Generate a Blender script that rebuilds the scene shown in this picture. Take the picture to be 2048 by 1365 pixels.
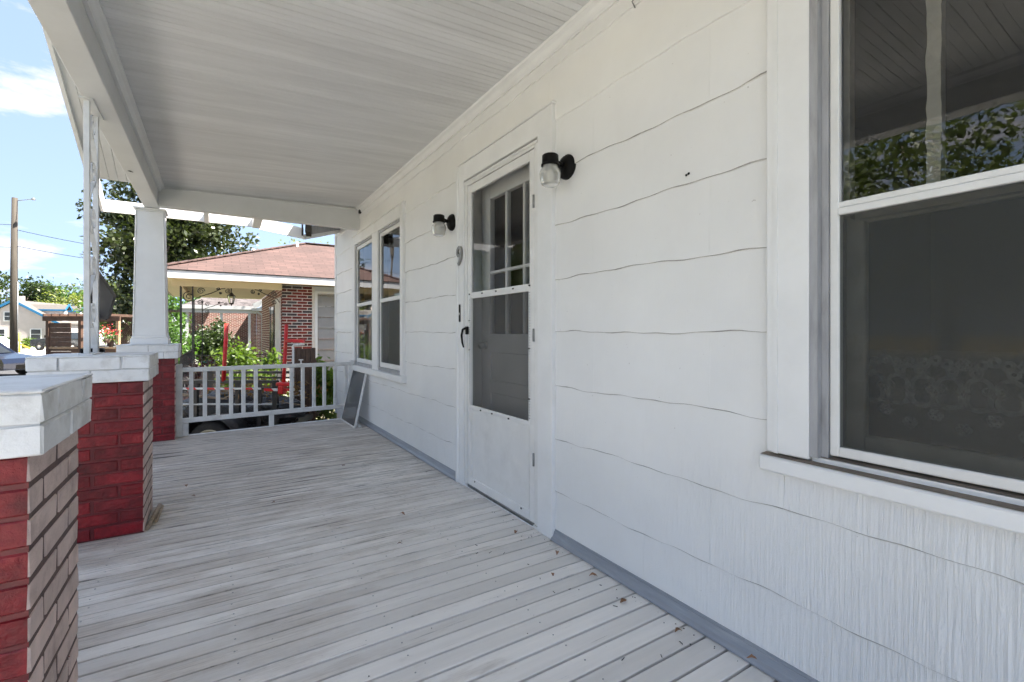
import bpy, math, random
import numpy as np
from mathutils import Vector, Matrix

# ------------------------------------------------------------------ scene, camera, light
for o in list(bpy.data.objects):
    bpy.data.objects.remove(o, do_unlink=True)
scn = bpy.context.scene
col = scn.collection
R = math.radians

cam_d = bpy.data.cameras.new('camera')
cam = bpy.data.objects.new('camera', cam_d)
col.objects.link(cam)
cam.location = (0, 0, 1.07)
cam.rotation_euler = (R(90), 0, R(-32.016))
cam_d.sensor_width = 36
cam_d.lens = 16.70
cam_d.shift_y = -0.0085
cam_d.clip_start = 0.02
cam_d.clip_end = 600
scn.camera = cam

SUN_EL, SUN_AZ = 57.0, 118.0          # azimuth clockwise from +Y; sun stands behind the house
w = bpy.data.worlds.new('World')
scn.world = w
w.use_nodes = True
wn, wl = w.node_tree.nodes, w.node_tree.links
bg = wn['Background']
sky = wn.new('ShaderNodeTexSky')
sky.sky_type = 'NISHITA'
sky.sun_disc = False
sky.sun_elevation = R(SUN_EL)
sky.sun_rotation = R(SUN_AZ)
sky.air_density = 0.8
sky.dust_density = 0.2
sky.ozone_density = 4.0
tc = wn.new('ShaderNodeTexCoord')
mp = wn.new('ShaderNodeMapping')
mp.inputs['Location'].default_value = (4.0, 11.0, 2.0)
mp.inputs['Scale'].default_value = (3.0, 3.0, 9.0)
nz = wn.new('ShaderNodeTexNoise')
nz.inputs['Scale'].default_value = 1.1
nz.inputs['Detail'].default_value = 8
nz.inputs['Roughness'].default_value = 0.6
rp = wn.new('ShaderNodeValToRGB')
rp.color_ramp.elements[0].position = 0.53
rp.color_ramp.elements[0].color = (0, 0, 0, 1)
rp.color_ramp.elements[1].position = 0.78
rp.color_ramp.elements[1].color = (.5, .5, .5, 1)
mx = wn.new('ShaderNodeMix')
mx.data_type = 'RGBA'
mx.inputs['B'].default_value = (4.5, 4.4, 4.3, 1)
lift = wn.new('ShaderNodeVectorMath')        # clear air: little horizon glare, the same all the way round
lift.operation = 'ADD'
lift.inputs[1].default_value = (0, 0, .42)
nrm_ = wn.new('ShaderNodeVectorMath')
nrm_.operation = 'NORMALIZE'
wl.new(tc.outputs['Generated'], lift.inputs[0])
wl.new(lift.outputs[0], nrm_.inputs[0])
wl.new(nrm_.outputs[0], sky.inputs['Vector'])
wl.new(tc.outputs['Generated'], mp.inputs['Vector'])
wl.new(mp.outputs['Vector'], nz.inputs['Vector'])
wl.new(nz.outputs['Fac'], rp.inputs['Fac'])
wl.new(rp.outputs['Color'], mx.inputs['Factor'])
wl.new(sky.outputs['Color'], mx.inputs['A'])
tint = wn.new('ShaderNodeMix')
tint.data_type = 'RGBA'
tint.blend_type = 'MULTIPLY'
tint.inputs['Factor'].default_value = 1.0
tint.inputs['B'].default_value = (1.31, 1.0, .71, 1)
wl.new(mx.outputs['Result'], tint.inputs['A'])
wl.new(tint.outputs['Result'], bg.inputs['Color'])
bg.inputs['Strength'].default_value = 0.095

sun_d = bpy.data.lights.new('sun', 'SUN')
sun_d.energy = 3.5
sun_d.angle = R(1.5)
sun_d.color = (1.0, 0.94, 0.86)
sun = bpy.data.objects.new('sun', sun_d)
col.objects.link(sun)
sv = Vector((math.sin(R(SUN_AZ)) * math.cos(R(SUN_EL)), math.cos(R(SUN_AZ)) * math.cos(R(SUN_EL)), math.sin(R(SUN_EL))))
sun.rotation_euler = sv.to_track_quat('Z', 'Y').to_euler()
sun.location = (8, -3, 12)

scn.view_settings.view_transform = 'Standard'
scn.view_settings.look = 'None'
scn.view_settings.exposure = 2.88
scn.view_settings.gamma = 1.0
scn.view_settings.use_curve_mapping = False
scn.render.engine = 'CYCLES'
scn.cycles.use_adaptive_sampling = True
scn.cycles.adaptive_threshold = 0.03
scn.cycles.max_bounces = 7
scn.cycles.diffuse_bounces = 4
scn.cycles.transparent_max_bounces = 10
scn.cycles.transmission_bounces = 8

# ------------------------------------------------------------------ materials
def new_mat(name):
    m = bpy.data.materials.new(name)
    m.use_nodes = True
    return m, m.node_tree.nodes, m.node_tree.links, m.node_tree.nodes['Principled BSDF']

def ramp(n, p0, c0, p1, c1):
    r = n.new('ShaderNodeValToRGB')
    r.color_ramp.elements[0].position = p0
    r.color_ramp.elements[1].position = p1
    r.color_ramp.elements[0].color = c0 if len(c0) == 4 else (*c0, 1)
    r.color_ramp.elements[1].color = c1 if len(c1) == 4 else (*c1, 1)
    return r

def noise(n, l, vec, scale, detail=4, rough=.55, dist=0):
    z = n.new('ShaderNodeTexNoise')
    z.inputs['Scale'].default_value = scale
    z.inputs['Detail'].default_value = detail
    z.inputs['Roughness'].default_value = rough
    z.inputs['Distortion'].default_value = dist
    l.new(vec, z.inputs['Vector'])
    return z.outputs['Fac']

def wpos(n, l, scale=(1, 1, 1)):
    g = n.new('ShaderNodeNewGeometry')
    m = n.new('ShaderNodeMapping')
    m.inputs['Scale'].default_value = scale
    l.new(g.outputs['Position'], m.inputs['Vector'])
    return m.outputs['Vector']

def mixc(n, l, fac, a, b, mode='MIX'):
    m = n.new('ShaderNodeMix')
    m.data_type = 'RGBA'
    m.blend_type = mode
    for key, v in (('Factor', fac), ('A', a), ('B', b)):
        if hasattr(v, 'is_output'):
            l.new(v, m.inputs[key])
        elif isinstance(v, (int, float)):
            m.inputs[key].default_value = v
        else:
            m.inputs[key].default_value = (*v, 1) if len(v) == 3 else v
    return m.outputs['Result']

def math_n(n, l, op, a, b=0.0):
    m = n.new('ShaderNodeMath')
    m.operation = op
    for i, v in enumerate((a, b)):
        if hasattr(v, 'is_output'):
            l.new(v, m.inputs[i])
        else:
            m.inputs[i].default_value = v
    return m.outputs[0]

def bump(n, l, b, h, strength=.3, dist=.004):
    k = n.new('ShaderNodeBump')
    k.inputs['Strength'].default_value = strength
    k.inputs['Distance'].default_value = dist
    l.new(h, k.inputs['Height'])
    l.new(k.outputs['Normal'], b.inputs['Normal'])

def M(name, c, rough=.6, var=.1, scale=6, stretch=(1, 1, 1), rnd=.0, bmp=0, bscale=60, bdist=.003, metal=0, dirt=None, dirt_amt=.3, dirt_scale=2.5, spec=.5):
    m, n, l, b = new_mat(name)
    v = wpos(n, l, stretch)
    f = noise(n, l, v, scale)
    lo = tuple(max(0, x * (1 - var)) for x in c)
    hi = tuple(min(1, x * (1 + var)) for x in c)
    r = ramp(n, .3, lo, .7, hi)
    l.new(f, r.inputs['Fac'])
    out = r.outputs['Color']
    if dirt:
        d = noise(n, l, v, dirt_scale, 7, .65)
        dr = ramp(n, .5, (0, 0, 0), .75, (dirt_amt,) * 3)
        l.new(d, dr.inputs['Fac'])
        out = mixc(n, l, dr.outputs['Color'], out, dirt)
    if rnd:
        oi = n.new('ShaderNodeObjectInfo')
        rr = ramp(n, 0, (1 - rnd,) * 3, 1, (1 + rnd,) * 3)
        l.new(oi.outputs['Random'], rr.inputs['Fac'])
        out = mixc(n, l, 1.0, out, rr.outputs['Color'], 'MULTIPLY')
    l.new(out, b.inputs['Base Color'])
    b.inputs['Roughness'].default_value = rough
    b.inputs['Metallic'].default_value = metal
    b.inputs['Specular IOR Level'].default_value = spec
    if bmp:
        h = noise(n, l, v, bscale, 5, .6)
        bump(n, l, b, h, bmp, bdist)
    return m

def siding_mat():
    m, n, l, b = new_mat('white_shingle_paint')
    v = wpos(n, l, (1, 1, 1))
    oi = n.new('ShaderNodeObjectInfo')
    rr = ramp(n, 0, (.985, .985, .985), 1, (1, 1, 1))
    l.new(oi.outputs['Random'], rr.inputs['Fac'])
    big = noise(n, l, v, 1.6, 6, .6)
    br = ramp(n, .35, (.775, .765, .75), .7, (.84, .832, .815))
    l.new(big, br.inputs['Fac'])
    c = mixc(n, l, 1.0, br.outputs['Color'], rr.outputs['Color'], 'MULTIPLY')
    gv = wpos(n, l, (.01, 34, 1.6))
    grain = noise(n, l, gv, 3.0, 5, .65, 1.2)
    gr = ramp(n, .36, (0, 0, 0), .62, (1, 1, 1))
    l.new(grain, gr.inputs['Fac'])
    # grain is only well marked in places
    mk = noise(n, l, v, .9, 2, .5)
    mr = ramp(n, .50, (.07,) * 3, .74, (1.0,) * 3)
    sep = n.new('ShaderNodeSeparateXYZ')
    l.new(v, sep.inputs[0])
    low = math_n(n, l, 'MULTIPLY', math_n(n, l, 'SUBTRACT', 1.1, sep.outputs['Z']), .11)
    near = math_n(n, l, 'MULTIPLY', math_n(n, l, 'SUBTRACT', 1.8, sep.outputs['Y']), .075)
    l.new(math_n(n, l, 'ADD', mk, math_n(n, l, 'ADD', math_n(n, l, 'MAXIMUM', low, -.04), math_n(n, l, 'MAXIMUM', near, -.04))), mr.inputs['Fac'])
    sp = noise(n, l, v, 55, 3, .6)
    sr = ramp(n, .735, (0, 0, 0), .76, (.55,) * 3)
    l.new(sp, sr.inputs['Fac'])
    c = mixc(n, l, sr.outputs['Color'], c, (.30, .27, .24))
    l.new(c, b.inputs['Base Color'])
    b.inputs['Roughness'].default_value = .42
    h = math_n(n, l, 'MULTIPLY', gr.outputs['Color'], mr.outputs['Color'])
    bump(n, l, b, h, .6, .0048)
    return m

def plank_mat():
    m, n, l, b = new_mat('worn_grey_floor_paint')
    v = wpos(n, l, (1, 1, 1))
    oi = n.new('ShaderNodeObjectInfo')
    def bpos(sc_):
        # grain coordinates, shifted for every board
        m2 = n.new('ShaderNodeMapping')
        m2.inputs['Scale'].default_value = sc_
        ad = n.new('ShaderNodeVectorMath')
        ad.operation = 'ADD'
        cm_ = n.new('ShaderNodeCombineXYZ')
        l.new(math_n(n, l, 'MULTIPLY', oi.outputs['Random'], 60.0), cm_.inputs[0])
        l.new(math_n(n, l, 'MULTIPLY', oi.outputs['Random'], 7.0), cm_.inputs[2])
        l.new(v, ad.inputs[0])
        l.new(cm_.outputs[0], ad.inputs[1])
        l.new(ad.outputs[0], m2.inputs['Vector'])
        return m2.outputs['Vector']
    rr = ramp(n, 0, (.85, .85, .85), 1, (1.05, 1.05, 1.05))
    l.new(oi.outputs['Random'], rr.inputs['Fac'])
    base = noise(n, l, bpos((.9, 9, 1)), 2.2, 6, .6)
    br = ramp(n, .3, (.74, .70, .655), .72, (.86, .815, .765))
    l.new(base, br.inputs['Fac'])
    c = mixc(n, l, 1.0, br.outputs['Color'], rr.outputs['Color'], 'MULTIPLY')
    # bare, browned patches: stronger towards the street end and the far end
    sep = n.new('ShaderNodeSeparateXYZ')
    l.new(v, sep.inputs[0])
    ymask = math_n(n, l, 'MULTIPLY', math_n(n, l, 'SUBTRACT', sep.outputs['Y'], 2.0), .055)
    xmask = math_n(n, l, 'MULTIPLY', math_n(n, l, 'SUBTRACT', .9, sep.outputs['X']), .07)
    worn = math_n(n, l, 'ADD', math_n(n, l, 'MULTIPLY', noise(n, l, wpos(n, l, (.8, 2.2, 1)), 1.9, 7, .68), .6), math_n(n, l, 'MULTIPLY', noise(n, l, bpos((1.1, 5, 1)), 2.4, 7, .7), .4))
    wsum = math_n(n, l, 'ADD', math_n(n, l, 'ADD', worn, math_n(n, l, 'MINIMUM', ymask, .14)), math_n(n, l, 'MINIMUM', xmask, .07))
    wr = ramp(n, .51, (0, 0, 0), .67, (.88,) * 3)
    l.new(wsum, wr.inputs['Fac'])
    streak = noise(n, l, bpos((1.2, 60, 1)), 3, 5, .7)
    st = ramp(n, .35, (.64, .57, .50), .68, (.31, .262, .22))
    l.new(streak, st.inputs['Fac'])
    c = mixc(n, l, wr.outputs['Color'], c, st.outputs['Color'])
    # dark mildew streaks along the boards
    dk = noise(n, l, bpos((1.3, 34, 1)), 2.3, 7, .72)
    dsum = math_n(n, l, 'ADD', dk, math_n(n, l, 'MINIMUM', ymask, .10))
    dr = ramp(n, .60, (0, 0, 0), .70, (.85,) * 3)
    l.new(dsum, dr.inputs['Fac'])
    c = mixc(n, l, dr.outputs['Color'], c, (.15, .14, .125))
    # two rotten, blackened strips near the far pier
    for (cx_, cy_, kx, ky) in ((-.42, 5.155, 2.6, 26), (-.46, 5.025, 2.2, 24)):
        ax = math_n(n, l, 'MULTIPLY', math_n(n, l, 'SUBTRACT', sep.outputs['X'], cx_), kx)
        ay = math_n(n, l, 'MULTIPLY', math_n(n, l, 'SUBTRACT', sep.outputs['Y'], cy_), ky)
        rr2 = math_n(n, l, 'ADD', math_n(n, l, 'MULTIPLY', ax, ax), math_n(n, l, 'MULTIPLY', ay, ay))
        rr2 = math_n(n, l, 'ADD', rr2, math_n(n, l, 'MULTIPLY', streak, .9))
        rt = ramp(n, .55, (.85,) * 3, 1.0, (0, 0, 0))
        l.new(rr2, rt.inputs['Fac'])
        c = mixc(n, l, rt.outputs['Color'], c, (.05, .043, .038))
    # small scuffs
    sc = noise(n, l, bpos((12, 40, 1)), 4, 4, .6)
    sr = ramp(n, .70, (0, 0, 0), .76, (.6,) * 3)
    l.new(sc, sr.inputs['Fac'])
    c = mixc(n, l, sr.outputs['Color'], c, (.24, .22, .20))
    l.new(c, b.inputs['Base Color'])
    b.inputs['Roughness'].default_value = .5
    b.inputs['Specular IOR Level'].default_value = .4
    h = math_n(n, l, 'ADD', streak, math_n(n, l, 'MULTIPLY', worn, .6))
    bump(n, l, b, h, .28, .003)
    return m

def glass_mat(name='window_glass', ior=1.62, tint=(1, 1, 1), haze=.0):
    m = bpy.data.materials.new(name)
    m.use_nodes = True
    n, l = m.node_tree.nodes, m.node_tree.links
    n.clear()
    out = n.new('ShaderNodeOutputMaterial')
    t = n.new('ShaderNodeBsdfTransparent')
    t.inputs[0].default_value = (*tint, 1)
    g = n.new('ShaderNodeBsdfGlossy')
    g.inputs['Roughness'].default_value = .012
    fr = n.new('ShaderNodeFresnel')
    fr.inputs['IOR'].default_value = ior
    z = noise(n, l, wpos(n, l, (1, 1, 1)), 2.0, 2, .5)
    k = n.new('ShaderNodeBump')
    k.inputs['Strength'].default_value = .05
    k.inputs['Distance'].default_value = .02
    l.new(z, k.inputs['Height'])
    l.new(k.outputs['Normal'], g.inputs['Normal'])
    mxs = n.new('ShaderNodeMixShader')
    l.new(fr.outputs[0], mxs.inputs[0])
    l.new(t.outputs[0], mxs.inputs[1])
    l.new(g.outputs[0], mxs.inputs[2])
    l.new(mxs.outputs[0], out.inputs[0])
    return m

def screen_mat(name, c, cover, rib=0):
    m = bpy.data.materials.new(name)
    m.use_nodes = True
    n, l = m.node_tree.nodes, m.node_tree.links
    n.clear()
    out = n.new('ShaderNodeOutputMaterial')
    t = n.new('ShaderNodeBsdfTransparent')
    d = n.new('ShaderNodeBsdfPrincipled')
    d.inputs['Base Color'].default_value = (*c, 1)
    d.inputs['Roughness'].default_value = .45
    mxs = n.new('ShaderNodeMixShader')
    mxs.inputs[0].default_value = cover
    if rib:
        wv = n.new('ShaderNodeTexWave')
        wv.wave_type = 'BANDS'
        wv.bands_direction = 'Z'
        wv.inputs['Scale'].default_value = rib
        wv.inputs['Distortion'].default_value = .6
        l.new(wpos(n, l), wv.inputs['Vector'])
        r = ramp(n, .2, (cover - .07,) * 3, .8, (cover + .05,) * 3)
        l.new(wv.outputs['Fac'], r.inputs['Fac'])
        l.new(r.outputs['Color'], mxs.inputs[0])
    l.new(t.outputs[0], mxs.inputs[1])
    l.new(d.outputs[0], mxs.inputs[2])
    l.new(mxs.outputs[0], out.inputs[0])
    return m

def leaf_mat(name, dark, light, trans=.35, rough=.45):
    m = bpy.data.materials.new(name)
    m.use_nodes = True
    n, l = m.node_tree.nodes, m.node_tree.links
    b = n['Principled BSDF']
    out = n['Material Output']
    g = n.new('ShaderNodeNewGeometry')
    r = ramp(n, 0, dark, 1, light)
    l.new(g.outputs['Random Per Island'], r.inputs['Fac'])
    v = noise(n, l, g.outputs['Position'], .9, 3)
    c = mixc(n, l, .6, r.outputs['Color'], mixc(n, l, v, dark, light))
    l.new(c, b.inputs['Base Color'])
    b.inputs['Roughness'].default_value = rough
    t = n.new('ShaderNodeBsdfTranslucent')
    l.new(mixc(n, l, 1.0, c, (1.5, 1.7, .7), 'MULTIPLY'), t.inputs['Color'])
    s = n.new('ShaderNodeMixShader')
    s.inputs[0].default_value = trans
    l.new(b.outputs[0], s.inputs[1])
    l.new(t.outputs[0], s.inputs[2])
    l.new(s.outputs[0], out.inputs[0])
    return m

def brick_tex(name, c1, c2, mortar, bw=.2127, bh=.0677, axis='XZ'):
    m, n, l, b = new_mat(name)
    g = n.new('ShaderNodeNewGeometry')
    sep = n.new('ShaderNodeSeparateXYZ')
    l.new(g.outputs['Position'], sep.inputs[0])
    cmb = n.new('ShaderNodeCombineXYZ')
    l.new(sep.outputs[axis[0]], cmb.inputs[0])
    l.new(sep.outputs['Z'], cmb.inputs[1])
    t = n.new('ShaderNodeTexBrick')
    l.new(cmb.outputs[0], t.inputs['Vector'])
    t.inputs['Scale'].default_value = 1
    t.inputs['Brick Width'].default_value = bw
    t.inputs['Row Height'].default_value = bh
    t.inputs['Mortar Size'].default_value = .009
    t.inputs['Color1'].default_value = (*c1, 1)
    t.inputs['Color2'].default_value = (*c2, 1)
    t.inputs['Mortar'].default_value = (*mortar, 1)
    l.new(t.outputs['Color'], b.inputs['Base Color'])
    b.inputs['Roughness'].default_value = .85
    bump(n, l, b, math_n(n, l, 'SUBTRACT', 1.0, t.outputs['Fac']), .6, .006)
    return m

MT = {}
MT['siding'] = siding_mat()
MT['trim'] = M('white_trim_paint', (.78, .775, .765), .42, .04, 5, rnd=.02, bmp=.10, bscale=30, dirt=(.5, .47, .42), dirt_amt=.12, dirt_scale=4)
MT['old_trim'] = M('aged_cream_paint', (.62, .60, .52), .55, .12, 12, bmp=.35, bscale=50, dirt=(.30, .27, .21), dirt_amt=.5, dirt_scale=9)
MT['ceiling'] = M('ceiling_board_paint', (.70, .70, .70), .5, .06, 3, (.7, 6, 1), rnd=.04, dirt=(.44, .43, .415), dirt_amt=.40, dirt_scale=.8)
MT['beam'] = M('beam_paint', (.67, .67, .665), .5, .05, 3, bmp=.08, bscale=25, dirt=(.48, .45, .40), dirt_amt=.25, dirt_scale=2)
MT['plank'] = plank_mat()
MT['drip_edge'] = M('shingle_edge_shade', (.42, .40, .375), .8, .4, 14)  # shadow line under each shingle lap, put into the colour
MT['base_mould'] = M('blue_grey_moulding_paint', (.27, .285, .315), .33, .10, 8, (6, .6, 6), bmp=.1, dirt=(.55, .56, .57), dirt_amt=.35, dirt_scale=5)
MT['brick_red'] = M('dark_red_brick_paint', (.155, .0035, .008), .36, .40, 18, rnd=.28, bmp=.75, bscale=55, bdist=.007, dirt=(.24, .035, .035), dirt_amt=.55, dirt_scale=9, spec=.4)
MT['brick_tan'] = M('taupe_brick_paint', (.60, .465, .42), .62, .12, 12, rnd=.16, bmp=.7, bscale=80, bdist=.006, dirt=(.24, .15, .13), dirt_amt=.6, dirt_scale=11)
MT['mortar_red'] = M('red_painted_mortar', (.12, .006, .010), .4, .25, 20, bmp=.5, bscale=60, bdist=.005)
MT['mortar_tan'] = M('brown_mortar', (.11, .065, .058), .8, .25, 20, bmp=.6, bscale=80, bdist=.004)
MT['cap'] = M('white_painted_brick', (.77, .775, .78), .45, .07, 7, rnd=.04, bmp=.55, bscale=28, bdist=.007, dirt=(.34, .31, .27), dirt_amt=.75, dirt_scale=6)
MT['cap_joint'] = M('white_painted_joint', (.52, .52, .52), .6, .12, 12, bmp=.4, bscale=60)
MT['rail'] = M('grey_white_rail_paint', (.71, .71, .70), .42, .08, 10, bmp=.15, bscale=50, dirt=(.30, .28, .25), dirt_amt=.4, dirt_scale=8)
MT['alum'] = M('white_aluminium', (.74, .73, .71), .32, .04, 9, dirt=(.45, .42, .37), dirt_amt=.2, dirt_scale=8)
MT['jamb'] = M('grey_jamb_paint', (.36, .36, .37), .5, .14, 9, (4, 4, .8), dirt=(.14, .13, .12), dirt_amt=.5, dirt_scale=6)
MT['sill_dirt'] = M('bare_sill_wood', (.20, .16, .125), .8, .35, 14, bmp=.4)
MT['glass'] = glass_mat('storm_window_glass', 2.1)
MT['glass_in'] = glass_mat('inner_window_glass', 1.5)
MT['glass_door'] = glass_mat('storm_door_glass', 1.5)
MT['screen'] = screen_mat('grey_insect_screen', (.036, .038, .035), .66)
MT['screen_door'] = screen_mat('brown_door_screen', (.055, .05, .045), .64)
MT['screen_loose'] = screen_mat('loose_screen_cloth', (.06, .06, .065), .70)
MT['black'] = M('black_metal', (.006, .0055, .005), .45, .3, 20, spec=.15)
MT['iron'] = M('wrought_iron', (.022, .021, .022), .5, .3, 15)
MT['hinge'] = M('dull_steel', (.30, .30, .30), .4, .2, 20, metal=.7)
MT['nickel'] = M('bright_steel', (.62, .61, .58), .28, .1, 20, metal=.9)
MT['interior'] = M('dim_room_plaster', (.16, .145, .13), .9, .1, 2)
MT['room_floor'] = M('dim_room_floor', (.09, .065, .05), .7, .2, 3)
MT['lace'] = M('white_lace_thread', (.27, .27, .26), .9, .3, 60)
MT['curtain'] = M('pale_curtain', (.62, .64, .62), .9, .12, 3, (1, 4, .4))
MT['wood'] = M('raw_wood_strip', (.36, .28, .20), .7, .3, 14, (3, 3, 3))
MT['red'] = M('bright_red_paint', (.62, .012, .018), .38, .2, 10, dirt=(.7, .35, .12), dirt_amt=.4, dirt_scale=9)
MT['trailer'] = M('black_trailer_paint', (.022, .021, .020), .5, .4, 10, dirt=(.16, .11, .08), dirt_amt=.5, dirt_scale=7)
MT['galv'] = M('pale_galvanised_rail', (.52, .52, .50), .45, .2, 12)
MT['rubber'] = M('tyre_rubber', (.025, .024, .023), .75, .25, 20, bmp=.3, dirt=(.10, .085, .07), dirt_amt=.4)
MT['rim'] = M('cream_wheel_rim', (.55, .50, .36), .4, .15, 10, dirt=(.22, .16, .09), dirt_amt=.4)
MT['tarp'] = M('black_tarpaulin', (.02, .02, .021), .35, .4, 9, bmp=.6, bscale=14, bdist=.03)
MT['branch'] = M('pale_cut_branch', (.34, .26, .18), .8, .3, 14)
MT['fencewood'] = M('weathered_brown_wood', (.085, .052, .036), .8, .35, 10, (6, 6, 1), bmp=.5)
MT['pvc'] = M('white_pvc', (.72, .70, .66), .4, .06, 9)
MT['earth'] = M('bare_earth', (.11, .08, .055), .95, .35, 3, bmp=.6, bscale=14, bdist=.03)
MT['grass'] = M('lawn', (.10, .11, .045), .9, .4, 1.4, bmp=.9, bscale=40, bdist=.03, dirt=(.23, .19, .14), dirt_amt=.85, dirt_scale=.5)
MT['asphalt'] = M('road_asphalt', (.055, .055, .057), .85, .2, 3, bmp=.3, bscale=90)
MT['concrete'] = M('pale_concrete', (.42, .40, .37), .85, .12, 2, bmp=.2, dirt=(.25, .23, .21), dirt_amt=.4, dirt_scale=1)
MT['paver'] = M('pinkish_patio_brick', (.30, .17, .14), .85, .25, 6, bmp=.4)
MT['paint_yellow'] = M('yellow_road_paint', (.62, .42, .05), .6, .15, 4)
MT['leaf_dry'] = M('dry_leaf', (.20, .10, .05), .6, .4, 40, rnd=.4)
MT['crumb'] = M('dark_crumbs', (.05, .04, .032), .9, .5, 60)
MT['bark'] = M('tree_bark', (.10, .08, .062), .9, .35, 6, (3, 3, .6), bmp=.8, bscale=12, bdist=.03)
MT['polewood'] = M('creosoted_pole', (.055, .046, .035), .85, .3, 4, (4, 4, .3), bmp=.5)
MT['nbrick'] = M('neighbour_red_brick', (.15, .028, .020), .85, .3, 20, rnd=.35, bmp=.3)
MT['nbrick_dark'] = M('neighbour_charred_brick', (.055, .045, .045), .85, .3, 20, rnd=.3, bmp=.3)
MT['nmortar'] = M('pale_mortar', (.72, .68, .62), .9, .1, 20)
MT['nbrick_y'] = brick_tex('brick_front', (.20, .045, .03), (.10, .035, .028), (.52, .47, .40), axis='YZ')
MT['nbrick_x'] = brick_tex('brick_side', (.20, .045, .03), (.12, .04, .03), (.55, .50, .44), axis='XZ')
MT['nwhite'] = M('bright_white_fascia', (.62, .62, .62), .45, .04, 4)
MT['ncream'] = M('cream_porch_ceiling', (.62, .54, .36), .6, .05, 3)
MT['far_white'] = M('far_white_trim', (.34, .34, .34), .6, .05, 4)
MT['louver'] = M('grey_window_slats', (.27, .26, .255), .5, .06, 6)
MT['pink'] = M('pink_stucco', (.50, .44, .415), .9, .05, 2)
MT['blue'] = M('bright_blue_trim', (.012, .13, .27), .5, .08, 4)
MT['roofgrey'] = M('far_grey_shingle', (.11, .10, .09), .9, .15, 4, (1, 1, 6))
MT['darkglass'] = M('dark_far_glass', (.02, .024, .028), .12, .2, 2)
MT['pergola'] = M('brown_stained_timber', (.075, .040, .026), .7, .3, 6)
MT['pergola_light'] = M('tan_timber', (.30, .20, .12), .7, .25, 6)
MT['carblue'] = M('dark_blue_car_paint', (.006, .009, .022), .12, .08, 4, spec=.8)
MT['carblack'] = M('black_truck_paint', (.012, .016, .018), .12, .1, 4, spec=.8)
MT['carwhite'] = M('white_car_paint', (.75, .75, .75), .2, .04, 4)
MT['lamp_clear'] = M('headlamp_lens', (.75, .77, .80), .15, .05, 6)
MT['lamp_orange'] = M('orange_marker_lens', (.75, .16, .02), .3, .05, 6)
MT['dish'] = M('dark_grey_plastic', (.085, .08, .078), .55, .12, 8)
MT['postwhite'] = M('white_iron_post', (.70, .70, .695), .4, .07, 8, dirt=(.42, .40, .36), dirt_amt=.35, dirt_scale=9)
MT['flower_red'] = leaf_mat('red_flower', (.45, .01, .03), (.75, .10, .12), .2)
MT['teal'] = M('green_tabletop', (.02, .16, .12), .5, .1, 8)

def shingle_roof(name, a, b_):
    m, n, l, b = new_mat(name)
    g = n.new('ShaderNodeNewGeometry')
    sep = n.new('ShaderNodeSeparateXYZ')
    l.new(g.outputs['Position'], sep.inputs[0])
    cmb = n.new('ShaderNodeCombineXYZ')
    l.new(sep.outputs['X'], cmb.inputs[0])
    l.new(math_n(n, l, 'MULTIPLY', sep.outputs['Z'], 2.5), cmb.inputs[1])
    t = n.new('ShaderNodeTexBrick')
    l.new(cmb.outputs[0], t.inputs['Vector'])
    t.inputs['Scale'].default_value = 1
    t.inputs['Brick Width'].default_value = .30
    t.inputs['Row Height'].default_value = .135
    t.inputs['Mortar Size'].default_value = .006
    t.inputs['Color1'].default_value = (*a, 1)
    t.inputs['Color2'].default_value = (*b_, 1)
    t.inputs['Mortar'].default_value = (a[0] * .45, a[1] * .45, a[2] * .45, 1)
    big = noise(n, l, wpos(n, l), 1.3, 5)
    r = ramp(n, .3, (.8, .8, .8), .7, (1.15, 1.12, 1.1))
    l.new(big, r.inputs['Fac'])
    l.new(mixc(n, l, 1.0, t.outputs['Color'], r.outputs['Color'], 'MULTIPLY'), b.inputs['Base Color'])
    b.inputs['Roughness'].default_value = .95
    bump(n, l, b, math_n(n, l, 'ADD', t.outputs['Fac'], math_n(n, l, 'MULTIPLY', noise(n, l, wpos(n, l), 60), .4)), .5, .01)
    return m
MT['nroof'] = shingle_roof('red_brown_roof_shingle', (.098, .058, .050), (.070, .043, .037))
MT['nroof2'] = shingle_roof('grey_roof_shingle', (.12, .105, .105), (.06, .05, .05))
MT['ownroof'] = M('dark_roof_covering', (.10, .095, .09), .95, .2, 3)

def stripe_mat():
    m, n, l, b = new_mat('red_white_reflective_tape')
    wv = n.new('ShaderNodeTexWave')
    wv.wave_type = 'BANDS'
    wv.bands_direction = 'DIAGONAL'
    wv.inputs['Scale'].default_value = 2.6
    tcn = n.new('ShaderNodeTexCoord')
    l.new(tcn.outputs['Object'], wv.inputs['Vector'])
    r = ramp(n, .48, (.65, .02, .025), .52, (.75, .75, .73))
    l.new(wv.outputs['Fac'], r.inputs['Fac'])
    l.new(r.outputs['Color'], b.inputs['Base Color'])
    b.inputs['Roughness'].default_value = .35
    return m
MT['tape'] = stripe_mat()

LEAF = {
    'magnolia': leaf_mat('magnolia_leaf', (.018, .030, .011), (.062, .075, .024), .2, .35),
    'olive': leaf_mat('olive_leaf', (.035, .055, .018), (.11, .13, .035), .35),
    'yellow': leaf_mat('yellow_green_leaf', (.10, .13, .03), (.24, .25, .07), .4),
    'bright': leaf_mat('bright_green_leaf', (.04, .085, .012), (.14, .20, .028), .4),
    'mid': leaf_mat('mid_green_leaf', (.035, .085, .018), (.10, .18, .035), .4),
    'dark': leaf_mat('dark_green_leaf', (.018, .035, .012), (.055, .08, .024), .3),
    'purple': leaf_mat('purple_leaf', (.045, .018, .028), (.13, .05, .06), .25),
    'rust': leaf_mat('rust_leaf', (.14, .05, .015), (.26, .15, .04), .35),
}

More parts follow.
